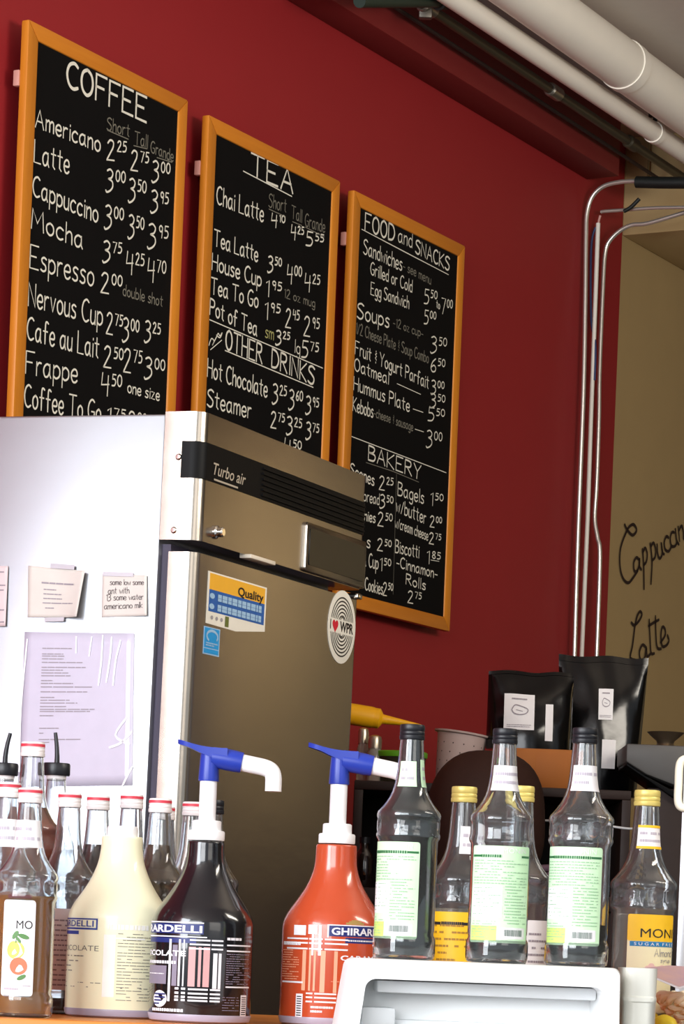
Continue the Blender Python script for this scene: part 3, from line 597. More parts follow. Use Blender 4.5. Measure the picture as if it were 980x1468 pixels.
side_paper('notice_paper', 'curling cream paper with typed lines taped to the fridge side', [(41, 811), (126, 819), (118, 886), (40, 885)], M_pap, .05,
 [(.24, .86, .69, .03), (.28, .72, .56, .02), (.28, .74, .47, .02), (.28, .62, .38, .02), (.27, .88, .29, .02), (.32, .55, .19, .02)], [(.38, .80, .99, 1.09), (.32, .70, -.09, -.005)])
side_paper('note_paper', 'small cream note with handwriting beside the curling paper on the fridge side', [(147, 822), (212, 825), (213, 883), (146, 885)], M_pap, .015,
 (), [(.02, .70, .94, 1.04)], [('some low some', .18, .93, .74, .13), ('ant with', .14, .60, .53, .15), ('13 some water', .10, .92, .38, .14), ('americano mlk', .06, .90, .18, .14)])
side_paper('note_paper', 'pale pink paper cut off by the left picture edge on the fridge side', [(-60, 809), (13, 812), (10, 898), (-62, 899)], M_pink, .01,
 [(.82, .97, .90, .02), (.82, .97, .68, .02), (.85, .97, .60, .02), (.8, .96, .27, .02), (.84, .97, .07, .02)])
ln_ = []
for y, u1 in ((930, .44), (938, .56), (941, .58), (945, .45), (950, .56), (957, .57), (961, .45), (965, .52), (969, .55), (976, .32), (980, .46), (985, .83), (992, .59), (1000, .35), (1004, .70), (1008, .84), (1013, .64), (1017, .66), (1020, .62), (1026, .30), (1033, .15), (1038, .12), (1044, .42), (1051, .25), (1060, .70), (1064, .36)):
    ln_.append((.17, u1, 1-(y-907)/220.0, .006))
side_paper('recipe_sheet', 'large typed sheet in a creased clear sleeve low on the fridge side', [(36, 906), (193, 908), (190, 1126), (26, 1128)], M_sleeve, .0, ln_, [],
 None, [[(.48, .97), (.48, .87)], [(.62, .97), (.60, .85)], [(.72, .98), (.71, .80), (.69, .66)], [(.80, .97), (.79, .85), (.76, .68)], [(.88, .95), (.84, .82), (.82, .66)], [(.99, .35), (.90, .28), (.80, .25)], [(.95, .45), (.85, .33), (.97, .27)], [(.03, .95), (.00, .5), (.01, .1)], [(.92, .0), (.97, .08), (1.0, .12)]])
# ------------------------------------------------------------------ the bar counter
CZ = 1.152
M_edge = mat('orange wood edge', (222, 138, 54), .4, scale=5, stretch=(1, 14, 14), col2=(206, 120, 44))
M_top = mat('dark counter top', (70, 56, 50), .4, var=.1)
M_cabw = mat('dark counter wood', (60, 40, 28), .5, var=.15, scale=8)
cl, cr_ = at(0, 1459, 3.90), at(400, 1468, 3.95)
cyaw = math.atan2(cr_.y-cl.y, cr_.x-cl.x)
bar = thing('bar_counter', 'bar counter with orange wood edge under the syrup bottles', 'counter', (cl.x, cl.y, 0), cyaw)
XA, XB = -.55, 1.32
BI = Matrix.Rotation(-cyaw, 3, 'Z')
bl_ = BI @ Vector((-1.2-cl.x, 4.62-cl.y, 0)); br_ = BI @ Vector((.86-cl.x, 4.74-cl.y, 0))
def slab(x0, x1, y0, z0, z1, ins=0):
    bm = bmesh.new(); k = (br_.y-bl_.y)/(br_.x-bl_.x); yb = lambda x: bl_.y+k*(x-bl_.x)-ins
    c_ = [(x0, y0), (x1, y0), (x1, yb(x1)), (x0, yb(x0))]; lo = [bm.verts.new((x, y, z0)) for x, y in c_]; hi = [bm.verts.new((x, y, z1)) for x, y in c_]
    bm.faces.new(lo[::-1]); bm.faces.new(hi)
    for i in range(4): bm.faces.new((lo[i], lo[(i+1) % 4], hi[(i+1) % 4], hi[i]))
    return MB().addbm(bm)
slab(XA, XB, .004, CZ-.035, CZ).build('worktop', mat('orange wood top', (222, 138, 54), .4, scale=5, stretch=(1, 14, 1), col2=(206, 120, 44)), bar)
MB().box(XA, XB, -.012, .006, CZ-.045, CZ+.001, .004).build('edge_trim', M_edge, bar)
slab(XA, XB, .04, 0, CZ-.035, .02).build('cabinet', M_cabw, bar)
MB().box(XA, XB, -.46, .04, .86, .90, .004).build('lower_worktop', M_top, bar)
MB().box(XA, XB, -.42, .04, 0, .86).build('lower_cabinet', M_cabw, bar)
# ------------------------------------------------------------------ bottles
M_glass = mat('clear glass', (240, 244, 246), .02, trans=.978, ior=1.46, var=.0)
M_gglass = mat('green tinted glass', (236, 246, 242), .02, trans=1.0, ior=1.46, var=.0)
M_dark = mat('near black syrup', (10, 12, 16), .08, var=.1)
M_dkgreen = mat('black green syrup', (9, 22, 18), .08, var=.1)
M_capk = mat('black cap', (22, 24, 30), .4)
M_capw = mat('white cap', (232, 226, 226), .4)
M_capr = mat('red cap top', (206, 62, 78), .45)
M_capy = mat('yellow cap', (214, 196, 112), .35, metal=.2)
M_lw = mat('white label', (232, 230, 232), .5); M_lg = mat('pale green label', (196, 236, 188), .5, scale=14, col2=(214, 242, 208)); M_lgd = mat('dark green print', (44, 108, 62), .5)
M_lgt = mat('grey green type', (150, 188, 152), .6); M_lime = mat('lime label corner', (196, 222, 120), .5); M_ly = mat('yellow label', (238, 190, 32), .5); M_ltan = mat('brown type', (160, 120, 40), .6)
M_cream = mat('cream label', (232, 224, 186), .5); M_lblu = mat('blue strip', (28, 120, 176), .5); M_bar = mat('grey bar code', (120, 136, 128), .6); M_pet = mat('pale pink petals', (226, 186, 180), .6); M_petc = mat('deep pink petal middle', (176, 84, 84), .6)
M_ygr = mat('green apple skin', (168, 186, 70), .5, scale=40, col2=(196, 200, 110)); M_pch = mat('peach skin', (208, 92, 64), .5, scale=40, col2=(222, 128, 84)); M_leaf = mat('leaf print', (84, 130, 72), .5)
M_dred = mat('dark red band', (124, 44, 40), .5)
def liquid(name, col, trans, rough=.05): return mat(name, col, rough, trans=trans, ior=1.35, var=.05)
LQ = {'cider': liquid('cloudy cider syrup', (186, 122, 42), .35, .15), 'peach': liquid('cloudy pink syrup', (206, 140, 110), .3, .2), 'amber': liquid('red amber syrup', (176, 78, 30), .5),
      'brown': liquid('dark brown syrup', (70, 40, 28), .5), 'olive': liquid('olive brown syrup', (126, 96, 60), .6), 'pale': liquid('pale straw syrup', (226, 216, 190), .7), 'dark': M_dark, 'dkgreen': M_dkgreen, 'grey': liquid('pale grey syrup', (200, 194, 186), .7)}
# profile of the tall syrup bottle (radius, height), 1/333 of its full height
PR = [(40, 0), (43, 2), (44, 6), (44, 30), (41.5, 35), (41.5, 38), (42.5, 42), (42.5, 168), (45, 172), (45.5, 176), (44, 180), (44, 198), (45.5, 201), (45.5, 205), (44, 209), (41.2, 212), (34.5, 220.5), (29, 229), (25, 238), (21.6, 250), (19.6, 264), (18.4, 280), (17.2, 300), (16.2, 314), (15.8, 324)]
def bottle_frame(px_cap, ytop, D, base):
    p = ground(px_cap-SR*330, base, D); h = 0.30
    for _ in range(12):
        top = row(Vector((p.x, p.y, base+h))); h += (top-ytop)*D/F
    return p, h
def cyl(R, off=.0): return lambda a, z: ((R+off)*math.sin(a/R), -(R+off)*math.cos(a/R), z)
def patch(mb, a0, a1, z0, z1, fn, n=16, r=0):
    for i in range(n):
        u0 = a0+(a1-a0)*i/n; u1 = a0+(a1-a0)*(i+1)/n; mb.add([fn(u0, z0), fn(u1, z0), fn(u1, z1), fn(u0, z1)], [(0, 1, 2, 3)], True)
    return mb
def rpatch(mb, a0, a1, z0, z1, r, fn):                            # patch with rounded corners
    P = rrect(a0, a1, z0, z1, r, 4); xs = sorted(set([round(p[0], 6) for p in P]+[a0+(a1-a0)*i/14 for i in range(15)]))
    def span(x):
        d = 0
        if x < a0+r: d = r-math.sqrt(max(0, r*r-(a0+r-x)**2))
        elif x > a1-r: d = r-math.sqrt(max(0, r*r-(x-a1+r)**2))
        return z0+d, z1-d
    for x0, x1 in zip(xs[:-1], xs[1:]):
        l0, h0 = span(x0); l1, h1 = span(x1); mb.add([fn(x0, l0), fn(x1, l1), fn(x1, h1), fn(x0, h0)], [(0, 1, 2, 3)], True)
    return mb
def bottle(label, px, ytop, D, base, cap, fill, liq, group=None, glass=None, pourer=False, lean=0, name='syrup_bottle'):
    p, h = bottle_frame(px, ytop, D, base); s = h/333.0
    T = thing(name, label, 'bottle', p, 0, group)
    prof = [(r*s, z*s) for r, z in PR]; wall = .0022
    hgt = 333*s
    inner = [(max(r-wall, .002), max(z, .006) if i > 2 else .006+.0004*i) for i, (r, z) in enumerate(prof)]
    inner = [(inner[2][0]-.006, .0055)]+inner[3:]
    mb = MB()
    def emb(a, z):                                                # pressed pattern round the shoulder and the foot
        zz = z/s
        if 181 < zz < 197 : return 1+.018*math.cos(10*a)
        if 6 < zz < 30: return 1+.011*math.cos(24*a)
        return 1.0
    out = []
    for (r, z), (r2, z2) in zip(prof[:-1], prof[1:]):
        out.append((r, z))
        if z2/s in (30, 198):
            for k in range(1, 5): out.append((r+(r2-r)*k/5, z+(z2-z)*k/5))
    out.append(prof[-1])
    mb.lathe([(0, .003), (prof[0][0]*.7, .003)]+out+[(inner[-1][0], prof[-1][1])]+inner[::-1]+[(0, .006)], 48, fn=emb)
    g = mb.build('glass', glass or M_glass, T, 50)
    if fill > 0:
        zt = fill*s; L = []
        for (r, z) in inner:
            if z < zt: L.append((r-.0005, z+.0004))
        for (r0, z0_), (r1, z1_) in zip(inner[:-1], inner[1:]):
            if z0_ < zt <= z1_: L.append((r0+(r1-r0)*(zt-z0_)/(z1_-z0_)-.0005, zt))
        MB().lathe([(0, L[0][1])]+L+[(0, zt)], 40).build('syrup', LQ[liq], T, 50)
    rn = 17.6*s
    if cap == 'pour':
        mb = MB(); mb.lathe([(0, 312*s), (16*s, 312*s), (16.8*s, 314*s), (rn*1.0, 318*s), (rn, 330*s)], 30); mb.lathe([(rn*.86, 318*s), (rn*1.05, 318*s), (rn*1.05, 322*s), (0, 322*s)], 30)
        c = MB(); c.lathe([(0, 320*s), (rn*1.22, 320*s), (rn*1.28, 322*s), (rn*1.28, 338*s), (rn*1.2, 341*s), (0, 341*s)], 30, fn=lambda a, z: 1+.012*math.cos(18*a)); cc = c.build('pourer_collar', M_capk, T)
        MB().lathe([(0, 310*s), (rn*.9, 312*s), (rn*.98, 320*s), (0, 320*s)], 24).build('pourer_plug', M_capw, T)
        pts = smooth([(0, 0, 338*s), (0, 0, 352*s), (lean*.35, 0, 372*s), (lean, 0, 392*s)], 6); n = len(pts)
        sp_ = MB(); sp_.tube(pts, [(4.6-1.6*i/(n-1))*s for i in range(n)], 14); sp_.build('pour_spout', M_capk, cc)
    else:
        mm = {'k': M_capk, 'w': M_capw, 'y': M_capy}[cap]
        mb = MB(); mb.lathe([(rn*.9, 311*s), (rn*1.0, 311.5*s), (rn*1.03, 313*s), (rn*1.03, 317*s), (rn*.97, 318*s), (rn*1.0, 319*s), (rn, 322.5*s), (rn*.96, 323.5*s), (rn, 324.5*s), (rn, 330*s), (rn*.96, 332.6*s), (rn*.9, 333*s), (0, 333*s)], 40, fn=lambda a, z: 1+(.006*math.cos(40*a) if z > 318*s else 0))
        c = mb.build('cap', mm, T)
        if cap == 'w':
            m2 = MB(); m2.lathe([(rn*.98, 325.6*s), (rn*1.02, 325.8*s), (rn*1.02, 330*s), (rn*.98, 330.2*s)], 40); m2.build('cap_band', M_capr, c)
    return T, s, h
def neck_label(T, s, a0, a1, z0, z1, m, edge=None, lines=2):
    r0 = lambda z: 1.012*(lambda zz: [a[0]+(b[0]-a[0])*(zz-a[1])/(b[1]-a[1]) for a, b in zip(PR[:-1], PR[1:]) if a[1] <= zz <= b[1]][0])(z)*s
    fn = lambda off: (lambda a, z: ((r0(z)+off)*math.sin(a), -(r0(z)+off)*math.cos(a), z*s))
    mb = MB()
    for i in range(12):
        for j in range(5):
            u0 = a0+(a1-a0)*i/12; u1 = a0+(a1-a0)*(i+1)/12; w0 = z0+(z1-z0)*j/5; w1 = z0+(z1-z0)*(j+1)/5; f = fn(0)
            mb.add([f(u0, w0), f(u1, w0), f(u1, w1), f(u0, w1)], [(0, 1, 2, 3)], True)
    L = mb.build('neck_label', m, T)
    mb = MB(); fine_print(mb, a0+.2, a1-.2, z0+6, z1-6, lines, fn(.0004), .35); mb.build('label_print', M_ptx2, L)
    if edge:
        mb = MB()
        for z in (z0, z1-3.5):
            for i in range(12):
                u0 = a0+(a1-a0)*i/12; u1 = a0+(a1-a0)*(i+1)/12; f = fn(.0005); mb.add([f(u0, z), f(u1, z), f(u1, z+3.5), f(u0, z+3.5)], [(0, 1, 2, 3)], True)
        mb.build('label_edge', edge, L)
    return L
def barcode(mb, a0, a1, z0, z1, fn, n=16, R=None):
    R = R or random.Random(5); x = a0
    while x < a1:
        w_ = (a1-a0)/n*R.choice((.3, .5, .8)); mb.flat([(x, z0), (min(x+w_, a1), z0), (min(x+w_, a1), z1), (x, z1)], fn); x += w_+(a1-a0)/n*R.choice((.3, .5))
def back_label_green(T, s, a0, a1, seed):
    R = 42.5*s; f = lambda off: (lambda a, z: cyl(R, off)(a*s, z*s)); rd = random.Random(seed)
    mb = MB(); rpatch(mb, a0, a1, 28, 165, 4, f(.0005)); L = mb.build('label', M_lg, T)
    W = a1-a0
    mb = MB(); patch(mb, a0+.03*W, a0+.52*W, 64, 108, f(.0008), 8); mb.build('nutrition_box', M_lw, L)
    mb = MB(); rpatch(mb, a0+.50*W, a1-.08*W, 34, 50, 1.5, f(.0008)); mb.build('bar_code_box', M_lw, L)
    mb = MB(); patch(mb, a0+.02*W, a0+.45*W, 31, 52, f(.0008), 6); mb.build('corner_field', M_lime, L)
    mb = MB(); patch(mb, a0+.02*W, a0+.18*W, 149, 152, f(.0010), 4); patch(mb, a1-.20*W, a1-.02*W, 149, 152, f(.0010), 4); fine_print(mb, a0+.18*W, a1-.2*W, 148, 153, 1, f(.0010), .8, 1, rd, .03, .05); mb.build('heading_bar', M_lgd, L)
    mb = MB(); print_text(mb, 'MONIN', a0+.5*W, a1-.12*W, 155, 162, f(.0010)); mb.build('faint_heading', M_lw, L)
    mb = MB(); fine_print(mb, a0+.06*W, a1-.06*W, 110, 146, 9, f(.0011), .32, .9, rd, .02, .07); fine_print(mb, a0+.06*W, a0+.5*W, 66, 108, 8, f(.0011), .22, .55, rd, .03, .1); fine_print(mb, a0+.55*W, a1-.06*W, 54, 110, 13, f(.0011), .32, .85, rd, .03, .08); fine_print(mb, a0+.05*W, a0+.44*W, 34, 60, 7, f(.0011), .3, .7, rd, .03, .08)
    mb.build('small_print', M_lgt, L)
    mb = MB(); barcode(mb, a0+.56*W, a1-.14*W, 38, 47, f(.0012), 22, rd); mb.build('bar_code', M_bar, L)
    return L
# --- the white plastic unit that carries the three green-label bottles
M_plas = mat('white plastic', (244, 246, 246), .35, var=.02)
M_plasg = mat('pale grey plastic', (236, 240, 242), .4, var=.02)
cy_ = math.radians(4.5)
q = at(505, 1375, 3.80); q2 = at(890, 1386, 3.80+.35*math.tan(cy_))
UW = (Vector((q2.x-q.x, q2.y-q.y))).length; UZ = (q.z+q2.z)/2; UH = UZ-.901
unit = thing('plastic_bin', 'white plastic bin with open front under the three green label bottles', 'bin', (q.x, q.y, .901), cy_)
hz = lambda y: UH-(y-1375)*3.80/F
def loop(x0, x1, xb0, xb1, z0, z1, r, k=5):                       # rounded trapezoid, widening downwards
    pts = rrect(x0, x1, z0, z1, r, k); out = []
    for x, z in pts:
        t = (z1-z)/(z1-z0); out.append((x+(xb0-x0)*t*(1-(x-x0)/(x1-x0))+(xb1-x1)*t*((x-x0)/(x1-x0)), z))
    return out
tap = .14
O = loop(0, UW, -.050, UW+.008, 0, UH, .010); I = loop(.019, UW-.021, .0-.016, UW-.016, .02, hz(1404), .012)
DPT = .128
def bridge(mb, A, ya, B, yb):
    n = len(A); mb.add([(x, ya, z) for x, z in A]+[(x, yb, z) for x, z in B], [(i, (i+1) % n, n+(i+1) % n, n+i) for i in range(n)])
mb = MB(); bridge(mb, O, .004, [(x*.998+.0004, z-.001 if z > .2 else z+.001) for x, z in O], 0); mb.v = []; mb.f = []; mb.sm = []
In = lambda d: [(UW/2+(x-UW/2)*(1-d), UH/2+(z-UH/2)*(1-d)) for x, z in O]
bridge(mb, O, .005, In(.010), 0); bridge(mb, In(.010), 0, I, 0); bridge(mb, I, 0, I, DPT-.02); bridge(mb, O, DPT, O, .005)
mb.add([(x, DPT-.02, z) for x, z in I], [tuple(range(len(I)))]); mb.add([(x, DPT, z) for x, z in O], [tuple(range(len(O)))])
mb.build('bin_shell', M_plas, unit, 40)
xx = lambda px: (at(px, 1410, 3.80).x-q.x)/math.cos(cy_)
MB().box(xx(546), UW-.022, .05, DPT-.021, hz(1424), hz(1406), .003).build('upper_ledge', M_plasg, unit)
MB().box(.02, xx(575), .06, DPT-.021, hz(1475), hz(1446), .003).build('corner_step', M_plasg, unit)
MB().box(xx(575), UW-.022, .09, DPT-.021, hz(1490), hz(1463), .003).build('lower_ledge', M_plasg, unit)
# --- three green label bottles on the bin
ZB = UZ+.0006
GB = 'green label syrup bottles on the white bin'
for px, yt, D, fl, lq, a0, a1, lab, sd in ((591, 1039, 3.878, 316, 'dkgreen', -74, 17, 'black filled syrup bottle with pale green label, nearest the orange sauce jug', 3), (724, 1045, 3.885, 116, 'dkgreen', -48, 50, 'mostly clear syrup bottle with pale green label, in the middle of the white bin', 5), (838, 1044, 3.895, 58, 'dkgreen', -62, 31, 'nearly empty syrup bottle with pale green label at the right end of the white bin', 8)):
    T, s, h = bottle(lab, px, yt, D, ZB, 'k', fl, lq, GB)
    back_label_green(T, s, a0, a1, sd)
    neck_label(T, s, -.9, 1.5 if px != 591 else .4, 244, 280, M_lw if px != 591 else M_lg)
    if px == 591: neck_label(T, s, .75, 1.5, 244, 283, M_lg)
# --- bottles behind the bin and on the right
def plain_label(T, s, a0, a1, z0, z1, m, rows=9, m2=None, r=3, seed=1):
    R = 42.5*s; f = lambda off: (lambda a, z: cyl(R, off)(a*s, z*s))
    mb = MB(); rpatch(mb, a0, a1, z0, z1, r, f(.0005)); L = mb.build('label', m, T)
    if rows:
        mb = MB(); W = a1-a0; fine_print(mb, a0+.06*W, a1-.06*W, z0+4, z1-14, rows, f(.0010), .3, .85, random.Random(seed), .04, .12); mb.build('small_print', m2 or M_ptxt, L)
    return L, f
YB = 'yellow capped syrup bottles'
T, s, h = bottle('yellow capped bottle with bright yellow label between two green label bottles', 665, 1128, 4.29, CZ, 'y', 165, 'pale', YB)
L, f = plain_label(T, s, -52, 17, 30, 160, M_ly, 12, M_ltan, 3, 4)
mb = MB(); patch(mb, -50, -28, 142, 146, f(.0011), 4); patch(mb, 4, 16, 142, 146, f(.0011), 3); fine_print(mb, -27, 4, 142, 147, 1, f(.0011), .8, 1, random.Random(1), .05, .09); mb.build('heading_bar', M_ink2, L)
mb = MB(); patch(mb, -44, -14, 40, 74, f(.0010), 5); mb.build('nutrition_box', M_lw, L)
mb = MB(); fine_print(mb, -42, -16, 42, 72, 5, f(.0014), .3, 1, random.Random(9)); mb.build('box_print', M_pen, L)
neck_label(T, s, -.2, 1.4, 240, 278, M_lw)
T, s, h = bottle('yellow capped bottle mostly hidden behind the middle green label bottle', 747, 1127, 4.37, CZ, 'y', 60, 'amber', YB)
plain_label(T, s, 12, 60, 76, 150, M_lw, 6, None, 3, 6)
T, s, h = bottle('yellow capped bottle with cream and yellow label and pink blossom at the far right', 927, 1133, 4.33, CZ, 'y', 172, 'grey', YB)
L, f = plain_label(T, s, -24, 50, 24, 164, M_cream, 0)
mb = MB(); rpatch(mb, -24, 50, 128, 164, 3, f(.0008)); mb.build('yellow_field', M_ly, L)
mb = MB(); print_text(mb, 'MONIN', -6, 64, 133, 145, f(.0012), 0, .0); mb.build('letter_print', M_ink2, L)
mb = MB(); patch(mb, -20, 50, 121, 127.5, f(.0010), 14); sb = mb.build('blue_strip', M_lblu, L)
mb = MB(); print_text(mb, 'S U G A R  F R E E', -14, 48, 122.3, 126.2, f(.0014)); mb.build('strip_print', M_lw, L)
mb = MB(); hand(mb, 'Almond', (14, 108), (46, 108), 10, .5, f(.0010)); hand(mb, 'syrup', (24, 100), (42, 100), 5.5, .4, f(.0010)); mb.build('script_print', M_greyp, L)
mb = MB(); m2 = MB()
for (fx, fz, fr_) in ((10, 90, 9), (26, 86, 11), (40, 89, 8)):
    for k in range(5):
        a = 2*PI*k/5+.3; cx, cz = fx+fr_*.55*math.cos(a), fz+fr_*.55*math.sin(a)
        mb.flat([(cx+fr_*.48*math.cos(t*PI/6), cz+fr_*.42*math.sin(t*PI/6)) for t in range(12)], f(.0010+.00008*k))
    m2.flat([(fx+fr_*.18*math.cos(t*PI/4), fz+fr_*.18*math.sin(t*PI/4)) for t in range(8)], f(.0018))
mb.build('blossom_print', M_pet, L); m2.build('blossom_middle', M_petc, L)
neck_label(T, s, -.7, 1.5, 253, 285, M_lw, M_ly)
# --- left group on the bar
RZ = CZ+.0628
rs = ground(45, CZ, 4.325)
rw = thing('riser_shelf', 'low dark wooden riser behind the front row of bottles at left', 'riser', (rs.x, rs.y, CZ+.0008), 0)
MB().box(-.16, .055, .0, .20, .048, .0615, .002).build('riser_top', M_cabw, rw)
for sx in (-.16, .041): MB().box(sx, sx+.014, .005, .195, 0, .048, .001).build('riser_side', M_cabw, rw)
WB = 'white capped syrup bottles at left'
T, s, h = bottle('white capped bottle of cloudy cider with apple and peach label, front left', 44, 1130, 4.0, CZ, 'w', 176, 'cider', WB)
L, f = plain_label(T, s, -30, 19, 30, 170, M_lw, 0, None, 6)
mb = MB(); patch(mb, -22, 12, 172, 177, f(.0008), 8); mb.build('top_band', M_dred, T)
mb = MB(); print_text(mb, 'MO', -8, 15, 128, 140, f(.0011)); mb.build('letter_print', M_ink2, L)
def disc(mb, cx, cz, rx, rz, fn, n=24): mb.flat([(cx+rx*math.cos(2*PI*t/n), cz+rz*math.sin(2*PI*t/n)) for t in range(n)], fn)
mb = MB(); disc(mb, -8, 97, 13, 13, f(.0009)); disc(mb, -11, 98, 9, 12, f(.00095)); mb.build('apple_print', M_ygr, L)
mb = MB(); disc(mb, -3, 74, 12.5, 12.5, f(.0013)); mb.build('peach_print', M_pch, L)
mb = MB()
for cx, cz, rx, rz, an in ((3, 117, 8, 3.4, -.3), (-9, 119, 7, 3, 1.0), (2, 58, 7, 3, .5), (-4, 112, 5, 2, 2.2)):
    mb.flat([(cx+rx*math.cos(2*PI*t/14)*math.cos(an)-rz*math.sin(2*PI*t/14)*math.sin(an), cz+rx*math.cos(2*PI*t/14)*math.sin(an)+rz*math.sin(2*PI*t/14)*math.cos(an)) for t in range(14)], f(.0015))
mb.ribbon([(-8, 108), (-7, 116), (-4, 121)], .5, f(.0016)); mb.build('leaf_print', M_leaf, L)
mb = MB(); fine_print(mb, -24, -2, 38, 44, 1, f(.001), .5, 1); fine_print(mb, 4, 16, 44, 48, 1, f(.001), .5, 1); mb.build('small_print', M_ptx2, L)
neck_label(T, s, -1.5, 1.2, 246, 286, M_lw)
T, s, h = bottle('white capped bottle of pinkish syrup cut by the left picture edge', 13, 1122, 4.11, CZ, 'w', 176, 'peach', WB)
neck_label(T, s, -.8, 1.5, 240, 280, M_lw)
T, s, h = bottle('tall white capped bottle of red amber syrup on the riser between two pourers', 48, 1064, 4.36, RZ, 'w', 236, 'amber', WB)
T, s, h = bottle('bottle with black pour spout bending right at the left picture edge', 9, 1101, 4.435, RZ, 'pour', 150, 'amber', 'bottles with black pour spouts', None, False, .006)
T, s, h = bottle('bottle with straight black pour spout right of the tall amber bottle', 83, 1101, 4.50, RZ, 'pour', 60, 'pale', 'bottles with black pour spouts', None, False, -.004)
T, s, h = bottle('clear white capped bottle with white back label between cider bottle and cream jug', 101, 1137, 4.262, CZ, 'w', 24, 'brown', WB)
plain_label(T, s, -34, 45, 36, 158, M_lw, 14, M_ptxt, 3, 11)
T, s, h = bottle('white capped bottle of dark brown syrup directly behind the cream jug, left of two', 142, 1141, 4.35, CZ, 'w', 258, 'brown', WB)
T, s, h = bottle('clear white capped bottle directly behind the cream jug, right of two', 190, 1139, 4.43, CZ, 'w', 200, 'olive', WB)
T, s, h = bottle('white capped bottle of olive brown syrup between the cream and black jugs', 231, 1145, 4.295, CZ, 'w', 262, 'olive', WB)
plain_label(T, s, -22, 20, 40, 150, M_lw, 0)
T, s, h = bottle('white capped bottle peeking out right behind the olive brown bottle', 237, 1156, 4.51, CZ, 'w', 160, 'brown', WB)
T, s, h = bottle('clear white capped bottle hidden behind the pump of the black jug', 279, 1150, 4.38, CZ, 'w', 120, 'brown', WB)
T, s, h = bottle('black capped clear bottle hidden behind the black jug', 306, 1147, 4.59, CZ, 'k', 100, 'brown', None)
# ------------------------------------------------------------------ sauce jugs
M_cjug = mat('cream sauce jug', (248, 246, 212), .3, var=.02, coat=.3); M_kjug = mat('black sauce jug', (20, 20, 24), .16, var=.1, coat=.6); M_ojug = mat('caramel sauce jug', (186, 74, 42), .22, var=.03, coat=.5)
M_base = mat('lilac clear plastic foot', (168, 160, 178), .3); M_wp = mat('white jug print', (226, 226, 232), .5); M_navy = mat('navy banner', (32, 44, 108), .4); M_pumpb = mat('blue pump plastic', (36, 58, 160), .35, var=.04); M_pumpw = mat('white pump plastic', (240, 240, 242), .35, var=.02)
M_rose = mat('pale rose print', (196, 150, 150), .5); M_gp = mat('grey jug print', (120, 118, 110), .6); M_cwp = mat('pale jug print', (246, 246, 240), .5); M_gold = mat('gold emblem', (170, 140, 80), .4); M_opr = mat('pale orange print', (226, 160, 128), .5); M_nav2 = mat('blue outline print', (52, 72, 150), .5); M_lil = mat('grey lilac print', (130, 122, 140), .5)
JP = [(66, 0), (70.5, 3), (73, 11), (73, 138), (72.4, 144), (70, 152), (65, 162), (57.5, 173), (49.5, 185), (42, 197), (35.5, 209), (30.5, 221), (27.8, 232), (26.6, 244), (26.4, 256), (25.5, 259)]
def jug(name, label, px, ybase_px, D, m, prof=JP, group='sauce jugs'):
    p = ground(px, CZ, D); s = D/F; T = thing(name, label, 'jug', p, 0, group)
    P = [(r*s, z*s) for r, z in prof]
    sm_ = smooth(P[3:], 4); pr = [(0, .0)]+P[:3]+[(q.x, q.y) for q in sm_]+[(0, P[-1][1])]
    MB().lathe(pr, 64).build('jug_body', m, T, 60)
    MB().lathe([(0, .0003), (67*s, .0003), (71.6*s, 3*s), (74*s, 11*s), (73.5*s, 12.5*s), (70*s, 12.5*s)], 56).build('jug_foot', M_base, T)
    f = lambda off: (lambda a, z: cyl(73*s, off)(a*s, z*s)); return T, s, f
